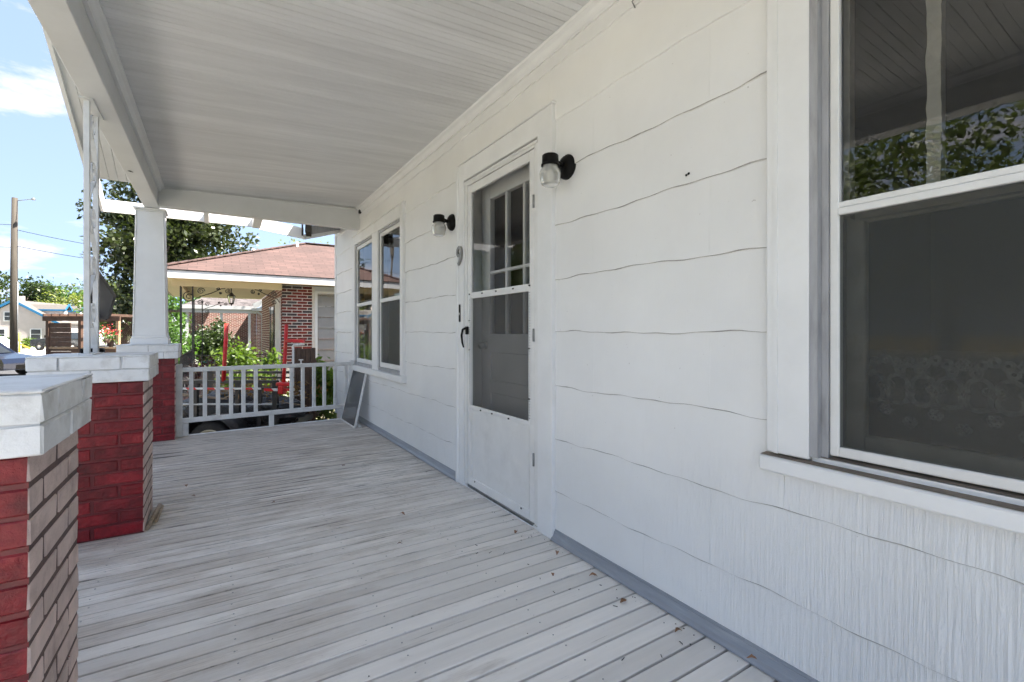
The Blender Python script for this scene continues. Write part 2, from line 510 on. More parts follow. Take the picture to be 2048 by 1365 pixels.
# ------------------------------------------------------------------ mesh helpers
def tag(o, label=None, cat=None, group=None, kind=None):
    if label: o['label'] = label
    if cat: o['category'] = cat
    if group: o['group'] = group
    if kind: o['kind'] = kind
    return o

def empty(name, loc=(0, 0, 0), parent=None, rz=0):
    o = bpy.data.objects.new(name, None)
    o.empty_display_size = .1
    col.objects.link(o)
    o.location = loc
    o.rotation_euler = (0, 0, rz)
    o.parent = parent
    return o

def link_mesh(name, me, parent=None, loc=None, rot=None):
    o = bpy.data.objects.new(name, me)
    col.objects.link(o)
    if parent is not None: o.parent = parent
    if loc is not None: o.location = loc
    if rot is not None: o.rotation_euler = rot
    return o

class MB:
    def __init__(s):
        s.v, s.f, s.m, s.sm = [], [], [], []
    def poly(s, pts, faces, mat=0, smooth=False):
        k = len(s.v)
        s.v += [tuple(p) for p in pts]
        for f in faces:
            s.f.append([i + k for i in f])
            s.m.append(mat)
            s.sm.append(smooth)
        return s
    def box(s, x0, x1, y0, y1, z0, z1, mat=0, ch=0):
        if x0 > x1: x0, x1 = x1, x0
        if y0 > y1: y0, y1 = y1, y0
        if z0 > z1: z0, z1 = z1, z0
        if not ch:
            p = [(x0, y0, z0), (x1, y0, z0), (x1, y1, z0), (x0, y1, z0), (x0, y0, z1), (x1, y0, z1), (x1, y1, z1), (x0, y1, z1)]
            return s.poly(p, [(0, 3, 2, 1), (4, 5, 6, 7), (0, 1, 5, 4), (1, 2, 6, 5), (2, 3, 7, 6), (3, 0, 4, 7)], mat)
        # chamfered box: 24 verts
        c = min(ch, (x1 - x0) * .45, (y1 - y0) * .45, (z1 - z0) * .45)
        P = []
        idx = {}
        for sx in (0, 1):
            for sy in (0, 1):
                for sz in (0, 1):
                    X, Y, Z = (x0, x1)[sx], (y0, y1)[sy], (z0, z1)[sz]
                    dx, dy, dz = (c, -c)[sx], (c, -c)[sy], (c, -c)[sz]
                    for a, q in (('x', (X, Y + dy, Z + dz)), ('y', (X + dx, Y, Z + dz)), ('z', (X + dx, Y + dy, Z))):
                        idx[(sx, sy, sz, a)] = len(P)
                        P.append(q)
        F = []
        for s_ in (0, 1):
            F.append([idx[(s_, a, b, 'x')] for a, b in ((0, 0), (1, 0), (1, 1), (0, 1))])
            F.append([idx[(a, s_, b, 'y')] for a, b in ((0, 0), (1, 0), (1, 1), (0, 1))])
            F.append([idx[(a, b, s_, 'z')] for a, b in ((0, 0), (1, 0), (1, 1), (0, 1))])
        for a in (0, 1):
            for b in (0, 1):
                F.append([idx[(0, a, b, 'y')], idx[(1, a, b, 'y')], idx[(1, a, b, 'z')], idx[(0, a, b, 'z')]])
                F.append([idx[(a, 0, b, 'x')], idx[(a, 1, b, 'x')], idx[(a, 1, b, 'z')], idx[(a, 0, b, 'z')]])
                F.append([idx[(a, b, 0, 'x')], idx[(a, b, 1, 'x')], idx[(a, b, 1, 'y')], idx[(a, b, 0, 'y')]])
        for a in (0, 1):
            for b in (0, 1):
                for d in (0, 1):
                    F.append([idx[(a, b, d, 'x')], idx[(a, b, d, 'y')], idx[(a, b, d, 'z')]])
        # orient outward
        cen = Vector(((x0 + x1) / 2, (y0 + y1) / 2, (z0 + z1) / 2))
        G = []
        for f in F:
            q = [Vector(P[i]) for i in f]
            nrm = (q[1] - q[0]).cross(q[2] - q[0])
            mid = sum(q, Vector()) / len(q)
            G.append(f if nrm.dot(mid - cen) > 0 else f[::-1])
        return s.poly(P, G, mat)
    def beam(s, a, b, w_, h_, mat=0, up=(0, 0, 1)):
        a, b = Vector(a), Vector(b)
        d = (b - a).normalized()
        u = Vector(up)
        side = d.cross(u)
        if side.length < 1e-4:
            side = d.cross(Vector((1, 0, 0)))
        side.normalize()
        u = side.cross(d).normalized()
        P = []
        for p in (a, b):
            for i, j in ((-1, -1), (1, -1), (1, 1), (-1, 1)):
                P.append(p + side * (i * w_ / 2) + u * (j * h_ / 2))
        return s.poly(P, [(0, 1, 2, 3)[::-1], (4, 5, 6, 7), (0, 1, 5, 4), (1, 2, 6, 5), (2, 3, 7, 6), (3, 0, 4, 7)], mat)
    def tube(s, pts, r, n=8, mat=0, cap=True, smooth=True):
        pts = [Vector(p) for p in pts]
        rs = r if isinstance(r, (list, tuple)) else [r] * len(pts)
        k = len(s.v)
        ref = None
        for i, p in enumerate(pts):
            d = (pts[min(i + 1, len(pts) - 1)] - pts[max(i - 1, 0)])
            if d.length < 1e-9: d = Vector((0, 0, 1))
            d.normalize()
            if ref is None:
                ref = d.orthogonal().normalized()
            ref = (ref - d * ref.dot(d))
            if ref.length < 1e-6: ref = d.orthogonal()
            ref.normalize()
            o2 = d.cross(ref)
            for j in range(n):
                a = 2 * math.pi * j / n
                s.v.append(tuple(p + (ref * math.cos(a) + o2 * math.sin(a)) * rs[i]))
        for i in range(len(pts) - 1):
            for j in range(n):
                s.f.append([k + i * n + j, k + i * n + (j + 1) % n, k + (i + 1) * n + (j + 1) % n, k + (i + 1) * n + j])
                s.m.append(mat); s.sm.append(smooth)
        if cap:
            s.f.append([k + j for j in range(n)][::-1]); s.m.append(mat); s.sm.append(False)
            e = k + (len(pts) - 1) * n
            s.f.append([e + j for j in range(n)]); s.m.append(mat); s.sm.append(False)
        return s
    def lathe(s, c, prof, n=24, axis='Z', mat=0, smooth=True):
        k = len(s.v)
        c = Vector(c)
        for r_, h in prof:
            for j in range(n):
                a = 2 * math.pi * j / n
                x, y = r_ * math.cos(a), r_ * math.sin(a)
                q = {'Z': (x, y, h), 'X': (h, x, y), 'Y': (y, h, x)}[axis]
                s.v.append(tuple(c + Vector(q)))
        for i in range(len(prof) - 1):
            for j in range(n):
                s.f.append([k + i * n + j, k + i * n + (j + 1) % n, k + (i + 1) * n + (j + 1) % n, k + (i + 1) * n + j])
                s.m.append(mat); s.sm.append(smooth)
        return s
    def prism(s, poly2, axis, a, b, mat=0):
        # poly2: list of 2-D points; axis: the extrusion axis
        def q(p, t):
            return {'X': (t, p[0], p[1]), 'Y': (p[0], t, p[1]), 'Z': (p[0], p[1], t)}[axis]
        n = len(poly2)
        P = [q(p, a) for p in poly2] + [q(p, b) for p in poly2]
        F = [list(range(n))[::-1], [n + i for i in range(n)]]
        F += [[i, (i + 1) % n, n + (i + 1) % n, n + i] for i in range(n)]
        return s.poly(P, F, mat)
    def mesh(s, name, mats):
        me = bpy.data.meshes.new(name)
        me.from_pydata(s.v, [], s.f)
        for m_ in (mats if isinstance(mats, (list, tuple)) else [mats]):
            me.materials.append(m_)
        if len(s.f):
            me.polygons.foreach_set('material_index', s.m)
            me.polygons.foreach_set('use_smooth', s.sm)
        me.update()
        return me
    def build(s, name, mats, parent=None, loc=None, rot=None, fix=False):
        me = s.mesh(name, mats)
        if fix:
            import bmesh
            bm = bmesh.new(); bm.from_mesh(me)
            bmesh.ops.recalc_face_normals(bm, faces=bm.faces)
            bm.to_mesh(me); bm.free()
        return link_mesh(name, me, parent, loc, rot)

rng = random.Random(7)

# ------------------------------------------------------------------ ground, road, paths
GZ = -0.72
g = MB()
g.poly([(-300, -300, GZ), (300, -300, GZ), (300, 400, GZ), (-300, 400, GZ)], [(0, 1, 2, 3)])
tag(g.build('ground', MT['grass']), kind='structure')
g = MB()
g.poly([(-13.5, -200, GZ + .004), (-6.2, -200, GZ + .004), (-6.2, 300, GZ + .004), (-13.5, 300, GZ + .004)], [(0, 1, 2, 3)])
tag(g.build('road', MT['asphalt']), kind='structure')
g = MB()
g.box(-6.2, -6.02, -200, 300, GZ - .1, GZ + .12)
g.box(-13.7, -13.5, -200, 300, GZ - .1, GZ + .12)
tag(g.build('kerb', MT['concrete']), kind='structure')
g = MB()
g.box(-5.0, -3.4, -200, 300, GZ - .1, GZ + .02)
tag(g.build('pavement', MT['concrete']), kind='structure')
g = MB()
g.poly([(-60, 46, GZ + .008), (-4, 46, GZ + .008), (-4, 76, GZ + .008), (-60, 76, GZ + .008)], [(0, 1, 2, 3)])
tag(g.build('parking_ground', MT['concrete']), kind='structure')
g = MB()
g.box(-3.3, 2.2, 6.3, 9.55, GZ - .1, GZ + .108)
tag(g.build('driveway_ground', MT['earth']), kind='structure')
g = MB()
g.box(-3.38, -.9, -1.2, .9, GZ - .1, GZ + .02)
tag(g.build('front_path', MT['concrete']), kind='structure')

# ------------------------------------------------------------------ the house
W = 1.5
house = empty('white_house', (W, 2, 0))
tag(house, 'white shingle-sided house behind the porch, with storm door and sash windows', 'house')
def hb(mb, name, mats, parent=house, fix=False):
    o = mb.build(name, mats, None, fix=fix)
    o.parent = parent
    o.matrix_parent_inverse = parent.matrix_basis.inverted()
    return o

YN, YF = -4.2, 7.25
DOOR = (2.10, 2.985, -.1, 2.12)
WIN_N = (-.29, .70, .70, 2.14)
WIN_F = (4.33, 6.09, .69, 2.15)
OPEN = [DOOR, WIN_N, WIN_F]
# sheathing around the openings
sh = MB()
ys = [YN] + sorted([a for o_ in OPEN for a in o_[:2]]) + [YF]
for i in range(len(ys) - 1):
    a, b = ys[i], ys[i + 1]
    op = [o_ for o_ in OPEN if abs(o_[0] - a) < 1e-6 and abs(o_[1] - b) < 1e-6]
    if not op:
        sh.box(W + .012, W + .16, a, b, -.72, 2.9)
    else:
        o_ = op[0]
        sh.box(W + .012, W + .16, a, b, o_[3], 2.9)
        if o_[2] > 0: sh.box(W + .012, W + .16, a, b, -.72, o_[2])
        else: sh.box(W + .012, W + .16, a, b, -.72, -.02)
sh.box(W + .16, 9, YF - .15, YF - .012, -.72, 2.9)
sh.box(W + .16, 9, YN, YN + .15, -.72, 2.9)
sh.box(9, 9.15, YN, YF, -.72, 2.9)
hb(sh, 'wall', MT['trim'])
rm = MB()
rm.box(W + .16, 9, YN + .15, YF - .15, 2.5, 2.62)
rm.box(W + .17, 5.2, 3.45, 3.55, -.02, 2.5)
rm.box(W + .17, 5.2, 1.55, 1.65, -.02, 2.5)
rm.box(5.2, 5.3, YN + .15, YF - .15, -.02, 2.5)
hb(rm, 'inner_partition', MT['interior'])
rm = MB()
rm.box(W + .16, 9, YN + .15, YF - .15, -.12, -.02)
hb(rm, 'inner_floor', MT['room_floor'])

# shingle panels with wavy lower edges
def subtract(rects, o_):
    out = []
    for (a, b, c, d, nat) in rects:
        y0, y1, z0, z1 = o_
        if b <= y0 or a >= y1 or d <= z0 or c >= z1:
            out.append((a, b, c, d, nat)); continue
        if a < y0: out.append((a, y0, c, d, nat))
        if b > y1: out.append((y1, b, c, d, nat))
        a2, b2 = max(a, y0), min(b, y1)
        if c < z0: out.append((a2, b2, c, z0, nat))
        if d > z1: out.append((a2, b2, z1, d, False))
    return out
CUT = [(2.02, 3.04, -.1, 2.22), (-.40, .80, .64, 2.24), (4.29, 6.15, .63, 2.24)]
row_z = [.045] + [.245 + .275 * k for k in range(9)] + [2.60]
def wave(y, k):
    return .0042 * math.sin(y * 6.1 + k * 2.3) + .0026 * math.sin(y * 15.7 + k * 1.1) + .0018 * math.sin(y * 37 + k)
for k in range(len(row_z) - 1):
    z0, z1 = row_z[k], row_z[k + 1]
    off = .142 + (.305 if k % 2 else 0)
    y = off - .613 * 2
    while y < YF:
        a, b = max(y, -.9), min(y + .613, YF - .05)
        y += .613
        if b - a < .03: continue
        rects = [(a, b, z0, z1, k > 0)]
        for o_ in CUT:
            rects = subtract(rects, o_)
        for (ra, rb, rc, rd, nat) in rects:
            if rb - ra < .012 or rd - rc < .012: continue
            n = max(2, int((rb - ra) / .035))
            proud = .0100 + rng.uniform(-.0004, .0004)
            P, F = [], []
            top_over = .014 if abs(rd - z1) < 1e-6 and k < len(row_z) - 2 else 0
            for i in range(n + 1):
                yy = ra + .0002 + (rb - ra - .0004) * i / n
                zb = rc + (wave(yy, k) if nat else 0)
                zt = rd + top_over
                fr = (zt - rc) / (z1 - z0)
                P += [(W - proud, yy, zb + .0022 + .0012 * math.sin(yy * 23 + k)), (W - .0012, yy, zt), (W + .010, yy, zb), (W + .010, yy, zt), (W - proud + .0022, yy, zb - .0008)]
            G = []
            for i in range(n):
                q, r_ = 5 * i, 5 * i + 5
                F += [(q, q + 1, r_ + 1, r_), (q + 1, q + 3, r_ + 3, r_ + 1)]
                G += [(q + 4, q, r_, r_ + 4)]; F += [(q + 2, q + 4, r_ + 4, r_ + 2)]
            F += [(0, 4, 2, 3, 1), (5 * n, 5 * n + 1, 5 * n + 3, 5 * n + 2, 5 * n + 4)]
            sb_ = MB().poly(P, F)
            k0 = len(sb_.v)
            sb_.f += [list(f_) for f_ in G]; sb_.m += [1 if nat and k < 8 else 0] * len(G); sb_.sm += [False] * len(G)  # painted shadow strip on the lower edge, left off the top courses
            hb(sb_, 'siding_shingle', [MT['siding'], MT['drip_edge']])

# corner board, base moulding, crown
cb = MB().box(W - .018, W + .14, YF - .055, YF + .012, -.1, 2.75, ch=.002)
hb(cb, 'corner_board', MT['trim'])
for (a, b) in ((-1.4, 1.962), (3.093, 6.05)):
    mb = MB()
    prof = [(W - .001, .004), (W - .040, .004), (W - .040, .010), (W - .035, .016), (W - .026, .022), (W - .020, .032), (W - .018, .038), (W - .017, .044), (W - .0125, .046), (W - .012, .054), (W - .001, .057)]
    P = [(x, a, z) for x, z in prof] + [(x, b, z) for x, z in prof]
    n = len(prof)
    mb.poly(P, [list(range(n)), [n + i for i in range(n)][::-1]] + [[i, n + i, n + (i + 1) % n, (i + 1) % n] for i in range(n)])
    hb(mb, 'base_moulding', MT['base_mould'], fix=True)
mb = MB()
prof = [(W + .0, 2.515), (W - .016, 2.515), (W - .016, 2.53), (W - .024, 2.538), (W - .034, 2.552), (W - .052, 2.562), (W - .056, 2.574), (W - .056, 2.6), (W, 2.6)]
P = [(x, -.39, z) for x, z in prof] + [(x, 5.90, z) for x, z in prof]
n = len(prof)
mb.poly(P, [list(range(n)), [n + i for i in range(n)][::-1]] + [[i, n + i, n + (i + 1) % n, (i + 1) % n] for i in range(n)])
hb(mb, 'crown_moulding', MT['trim'], fix=True)

def frame_boxes(mb, x0, x1, y0, y1, z0, z1, wl_, wr_, wb, wt, ch=.002, mat=0):
    mb.box(x0, x1, y0, y0 + wl_, z0, z1, mat, ch)
    mb.box(x0, x1, y1 - wr_, y1, z0, z1, mat, ch)
    if wt: mb.box(x0 + .0007, x1 - .0007, y0 + wl_ - .001, y1 - wr_ + .001, z1 - wt, z1, mat, ch)
    if wb: mb.box(x0 + .0007, x1 - .0007, y0 + wl_ - .001, y1 - wr_ + .001, z0, z0 + wb, mat, ch)
    return mb

def pane(x, y0, y1, z0, z1):
    return MB().poly([(x, y0, z0), (x, y1, z0), (x, y1, z1), (x, y0, z1)], [(3, 2, 1, 0)])

# --- door casing, storm door, inner door
cs = MB()
cs.box(W - .030, W + .012, 1.964, 2.095, .0, 2.2495, ch=.003)
cs.box(W - .030, W + .012, 2.990, 3.092, .0, 2.2495, ch=.003)
cs.box(W - .029, W + .012, 1.966, 3.090, 2.125, 2.248, ch=.003)
cs.box(W - .036, W + .012, 1.955, 3.100, 2.25, 2.262, ch=.003)      # cap strip
cs.box(W - .040, W - .004, 3.066, 3.104, .0, 2.249, ch=.006)         # back band on the left leg
hb(cs, 'door_casing', MT['trim'])
jm = MB()
jm.box(W + .02, W + .16, 2.095, 2.108, 0, 2.125)
jm.box(W + .02, W + .16, 2.975, 2.99, 0, 2.125)
jm.box(W + .02, W + .16, 2.108, 2.975, 2.11, 2.125)
jm.box(W - .02, W + .16, 2.095, 2.99, -.02, .014)
hb(jm, 'door_jamb', MT['trim'])
sd = empty('storm_door', (W, 2.12, 0))
sd.parent = house; sd.matrix_parent_inverse = house.matrix_basis.inverted()
def sdb(mb, name, mats, fix=False):
    o = mb.build(name, mats, None, fix=fix)
    o.parent = sd
    o.matrix_parent_inverse = (house.matrix_basis @ house.matrix_basis.inverted() @ sd.matrix_basis).inverted()
    return o
X0, X1 = W - .018, W + .010
fr = MB()
frame_boxes(fr, X0, X1, 2.138, 2.952, .022, 2.078, .052, .052, .055, .055, .004)
fr.box(X0 + .001, X1 - .001, 2.189, 2.901, 1.300, 1.334, ch=.003)
fr.box(X0 + .001, X1 - .001, 2.189, 2.901, .545, .572, ch=.003)
sdb(fr, 'door_frame', MT['alum'])
zb = MB()
zb.box(W - .022, W + .015, 2.100, 2.136, .02, 2.112, ch=.003)
zb.box(W - .022, W + .015, 2.955, 2.988, .02, 2.112, ch=.003)
zb.box(W - .0225, W + .015, 2.137, 2.954, 2.082, 2.112, ch=.003)
zb.box(W - .027, W - .0235, 2.10, 2.988, 2.096, 2.1115)
sdb(zb, 'mounting_frame', MT['alum'])
gp = pane(W - .006, 2.19, 2.90, 1.334, 2.023)
sdb(gp, 'glass_pane', MT['glass_door'])
sdb(pane(W - .004, 2.19, 2.90, .572, 1.30), 'door_screen', MT['screen_door'])
sf = MB()                                                  # pierced screen clips along both stiles
frame_boxes(sf, X0 - .004, X0 - .0005, 2.170, 2.920, .556, 1.340, .022, .022, .02, .022, .001)
sdb(sf, 'screen_frame', MT['alum'])
rb = MB()
for i in range(46):
    z = .59 + i * .0155
    rb.box(X0 - .0055, X0 - .0035, 2.176, 2.186, z, z + .006)
    rb.box(X0 - .0055, X0 - .0035, 2.904, 2.914, z, z + .006)
sdb(rb, 'screen_clips', MT['hinge'])
kp = MB().box(W - .010, W + .0, 2.189, 2.901, .076, .546)
kp.box(W - .013, W - .0095, 2.196, 2.206, .085, .54); kp.box(W - .013, W - .0095, 2.884, 2.894, .085, .54)
sdb(kp, 'kick_panel', MT['alum'])
sw = MB().box(W - .020, W - .006, 2.15, 2.945, .006, .026)
sdb(sw, 'door_sweep', MT['hinge'])
hd = MB()
hd.box(X0 - .020, X0 - .001, 2.925, 2.950, 1.055, 1.110, ch=.004)
hd.tube([(X0 - .016, 2.944, 1.10), (X0 - .034, 2.957, 1.088), (X0 - .040, 2.962, 1.05), (X0 - .036, 2.960, 1.0), (X0 - .028, 2.955, .965)], [.009, .0085, .008, .007, .005], 8)
sdb(hd, 'door_handle', MT['black'])
for z in (1.75, 1.02, .34):
    hg = MB().tube([(W - .026, 2.1365, z), (W - .026, 2.1365, z + .07)], .006, 8)
    sdb(hg, 'hinge', MT['hinge'])
sc = MB()
for (y, z) in ((2.18, 1.33), (2.35, 1.325), (2.55, 1.325), (2.73, 1.325), (2.91, 1.33), (2.18, .98), (2.912, 1.15), (2.912, .95), (2.18, .70), (2.4, .558), (2.6, .558), (2.75, .558)):
    sc.box(X0 - .009, X0 - .004, y - .006, y + .006, z - .004, z + .004)
sdb(sc, 'screen_fixings', MT['black'])
for y in (2.27, 2.84):
    sdb(MB().lathe((X0 - .001, y, .066), [(.0, -.002), (.006, -.002), (.006, 0)], 8, 'X'), 'kick_screw', MT['black'])
# inner door, a little way in
idr = empty('inner_door', (W + .1, 2.54, 0))
idr.parent = house; idr.matrix_parent_inverse = house.matrix_basis.inverted()
def idb(mb, name, mats):
    o = mb.build(name, mats)
    o.parent = idr; o.matrix_parent_inverse = idr.matrix_basis.inverted()
    return o
D0, D1 = W + .105, W + .145
fr = MB()
frame_boxes(fr, D0, D1, 2.110, 2.973, .016, 2.108, .118, .118, .20, .12, .004)
fr.box(D0 + .001, D1 - .001, 2.227, 2.857, .93, 1.06, ch=.004)
for y in (2.437, 2.647):
    fr.box(D0 + .004, D1 - .004, y - .013, y + .013, 1.059, 1.989, ch=.003)
fr.box(D0 + .005, D1 - .005, 2.228, 2.856, 1.470, 1.490, ch=.003)
for z in (.46, .70):
    fr.box(D0 + .0015, D1 - .0015, 2.227, 2.857, z - .045, z + .045, ch=.004)
idb(fr, 'door_frame', MT['trim'])
for z0, z1 in ((.215, .416), (.504, .656), (.744, .931)):
    idb(MB().box(D0 + .016, D1 - .012, 2.226, 2.858, z0, z1), 'door_panel', MT['trim'])
for ya, yb in ((2.227, 2.425), (2.449, 2.635), (2.659, 2.857)):
    for z0, z1 in ((1.059, 1.471), (1.489, 1.989)):
        idb(pane(D0 + .02, ya, yb, z0, z1), 'door_pane', MT['glass_in'])
idb(MB().lathe((D0 - .002, 2.905, .98), [(.0, -.055), (.022, -.052), (.028, -.035), (.02, -.016), (.012, -.01), (.028, -.006), (.03, 0)], 16, 'X'), 'door_knob', MT['nickel'])

def window_part(name, loc):
    e = empty(name, loc)
    e.parent = house; e.matrix_parent_inverse = house.matrix_basis.inverted()
    def add(mb, nm, mats, fix=False):
        o = mb.build(nm, mats, None, fix=fix)
        o.parent = e; o.matrix_parent_inverse = e.matrix_basis.inverted()
        return o
    return e, add

# --- near window
wn1, wb = window_part('window', (W, .2, .7))
c = MB()
c.box(W - .030, W + .012, .717, .843, .697, 2.2695, ch=.003)
c.box(W - .0335, W - .029, .806, .818, .697, 2.2695)
c.box(W - .030, W + .012, -.44, -.313, .697, 2.2695, ch=.003)
c.box(W - .0295, W + .012, -.312, .716, 2.15, 2.269, ch=.003)
c.box(W - .036, W + .012, -.46, .86, 2.27, 2.285, ch=.003)
wb(c, 'casing', MT['trim'])
s_ = MB()
P = [(W + .07, -.312, .702), (W + .07, .716, .702), (W - .048, .860, .690), (W - .048, -.46, .690)]
s_.box(W - .052, W + .01, -.46, .857, .640, .6885, ch=.006)
s_.box(W - .0125, W + .07, -.312, .716, .66, .706)
wb(s_, 'sill', MT['trim'])
sdirt = MB().poly([(W - .050, -.455, .6905), (W - .013, -.455, .6925), (W - .013, .852, .6925), (W - .050, .852, .6905)], [(0, 1, 2, 3)])
sdirt.poly([(W - .013, -.31, .7085), (W + .03, -.31, .7095), (W + .03, .714, .7095), (W - .013, .714, .7085)], [(0, 1, 2, 3)])
wb(sdirt, 'sill_top', MT['sill_dirt'])
j = MB()
j.box(W - .0285, W + .09, .694, .716, .7065, 2.149)
j.box(W - .006, W + .09, .676, .6935, .7065, 2.149)
j.box(W - .0285, W + .09, -.312, -.29, .7065, 2.149)
j.box(W - .02, W + .09, -.289, .675, 2.125, 2.149)
wb(j, 'jamb', MT['jamb'])
GX = W + .012
f1 = MB()
frame_boxes(f1, GX - .012, GX + .016, -.288, .675, .716, 2.124, .024, .024, .028, .03, .003)
f1.box(GX - .016, GX + .014, -.265, .652, 1.402, 1.422, ch=.002)
f1.box(GX - .010, GX + .014, -.265, .652, 1.4225, 1.440, ch=.002)
wb(f1, 'storm_frame', MT['alum'])
wb(pane(GX + .004, -.265, .652, 1.438, 2.095), 'upper_pane', MT['glass'])
wb(pane(GX - .004, -.265, .652, .743, 1.404), 'insect_screen', MT['screen'])
wb(pane(GX + .02, -.265, .652, .743, 1.41), 'lower_pane', MT['glass_in'])
us = MB()
IX = W + .075
r2 = random.Random(3)
def ragged(y0, y1, z0, z1, x0, x1):
    # old sash bar with a crumbling putty edge
    n = 26
    P, F = [], []
    for i in range(n + 1):
        z = z0 + (z1 - z0) * i / n
        e0, e1 = r2.uniform(-.0022, .0016), r2.uniform(-.0022, .0016)
        P += [(x0, y0 + e0, z), (x0, y1 + e1, z), (x1, y0, z), (x1, y1, z)]
    for i in range(n):
        q, r_ = 4 * i, 4 * i + 4
        F += [(q, r_, r_ + 1, q + 1), (q, q + 2, r_ + 2, r_), (q + 1, r_ + 1, r_ + 3, q + 3)]
    us.poly(P, F)
ragged(.650, .676, 1.40, 2.12, IX - .012, IX + .02)
ragged(.445, .475, 1.40, 2.12, IX - .012, IX + .02)
ragged(.180, .210, 1.40, 2.12, IX - .012, IX + .02)
ragged(-.29, -.235, 1.40, 2.12, IX - .012, IX + .02)
us.box(IX - .01, IX + .02, -.25, .63, 1.395, 1.43)
us.box(IX - .01, IX + .02, -.25, .63, 2.07, 2.12)
wb(us, 'upper_sash', MT['old_trim'])
ls = MB()
frame_boxes(ls, IX + .022, IX + .05, -.288, .675, .71, 1.43, .05, .05, .06, .04, .004)
wb(ls, 'lower_sash', MT['old_trim'])
# lace curtain behind the lower sash
lc = MB()
LX = W + .165
def ring(cy, cz, r0, r1, a0=0, a1=2 * math.pi, n=22):
    P, F = [], []
    for i in range(n + 1):
        a = a0 + (a1 - a0) * i / n
        P += [(LX + .003 * math.sin(cy * 25), cy + r0 * math.cos(a), cz + r0 * math.sin(a)), (LX + .003 * math.sin(cy * 25), cy + r1 * math.cos(a), cz + r1 * math.sin(a))]
    for i in range(n):
        F.append((2 * i, 2 * i + 1, 2 * i + 3, 2 * i + 2))
    lc.poly(P, F)
for k in range(8):
    cy = .60 - k * .115
    for sgn in (-1, 1):
        ring(cy + sgn * .028, .925, .018, .029, -.6, 3.9)
        ring(cy + sgn * .028 + .0575, .890, .018, .029, 2.5, 7.0)
        ring(cy + sgn * .012, .918, .007, .012)
    for q in range(5):
        a = math.pi * (q / 4)
        ring(cy + .034 * math.cos(a), .965 + .028 * math.sin(a), .0045, .0145)
    for q in range(6):
        a = q * math.pi / 3
        ring(cy + .0575 + .011 * math.cos(a), .985 + .010 * math.sin(a), .002, .0075, n=10)
        ring(cy + .011 * math.cos(a), .845 + .010 * math.sin(a), .002, .0075, n=10)
        ring(cy + .0575 + .011 * math.cos(a), .815 + .010 * math.sin(a), .002, .0075, n=10)
    for z in (.873, .868):
        lc.poly([(LX, cy - .06, z), (LX, cy + .06, z), (LX, cy + .06, z + .0025), (LX, cy - .06, z + .0025)], [(0, 1, 2, 3)])
wb(lc, 'lace_curtain', MT['lace'])
# sheer cloth that carries the lace
wb(pane(LX + .012, -.28, .66, .74, 1.02), 'sheer_cloth', screen_mat('sheer_cloth_weave', (.20, .20, .195), .30))

# --- far double window
wn2, wb2 = window_part('window', (W, 5.2, .7))
c = MB()
c.box(W - .026, W + .012, 4.25, 4.352, .665, 2.2695, ch=.003)
c.box(W - .034, W - .0255, 4.25, 4.272, .665, 2.2695, ch=.003)
c.box(W - .026, W + .012, 6.07, 6.19, .665, 2.2695, ch=.003)
c.box(W - .026, W + .012, 5.075, 5.288, .665, 2.155, ch=.003)
c.box(W - .0255, W + .012, 4.353, 6.069, 2.156, 2.269, ch=.003)
c.box(W - .036, W + .012, 4.235, 6.20, 2.27, 2.283, ch=.003)
wb2(c, 'casing', MT['trim'])
wb2(MB().box(W - .055, W + .012, 4.215, 6.24, .600, .6645, ch=.006), 'sill', MT['trim'])
for (ya, yb, scr) in ((4.376, 5.062, 'screen'), (5.30, 6.045, 'cloth')):
    j = MB()
    j.box(W - .012, W + .09, ya - .023, ya - .002, .666, 2.155); j.box(W - .012, W + .09, yb + .002, yb + .012, .666, 2.155)
    j.box(W - .012, W + .09, ya - .002, yb + .002, 2.13, 2.155); j.box(W - .02, W + .09, ya - .002, yb + .002, .666, .70)
    wb2(j, 'jamb', MT['jamb'])
    f1 = MB()
    frame_boxes(f1, W - .004, W + .022, ya, yb, .702, 2.129, .034, .034, .05, .04, .003)
    f1.box(W - .008, W + .02, ya + .03, yb - .03, 1.385, 1.425, ch=.003)
    wb2(f1, 'storm_frame', MT['alum'])
    wb2(pane(W + .008, ya + .03, yb - .03, 1.42, 2.092), 'upper_pane', MT['glass'])
    if scr == 'screen':
        wb2(pane(W + .004, ya + .03, yb - .03, .75, 1.387), 'insect_screen', MT['screen'])
    else:
        wb2(pane(W + .006, ya + .03, yb - .03, .75, 1.387), 'lower_pane', MT['glass'])
    P, F = [], []
    n = 40
    for i in range(n + 1):
        yy = ya + (yb - ya) * i / n
        xx = W + .15 + .018 * math.sin(i * 1.15) + .006 * math.sin(i * 2.7)
        P += [(xx, yy, .70), (xx, yy, 1.40 if scr == 'cloth' else 2.12)]
    for i in range(n):
        F.append((2 * i, 2 * i + 2, 2 * i + 3, 2 * i + 1))
    if scr == 'cloth':
        mb = MB(); mb.poly(P, F, 0, True)
        wb2(mb, 'curtain', MT['curtain'])

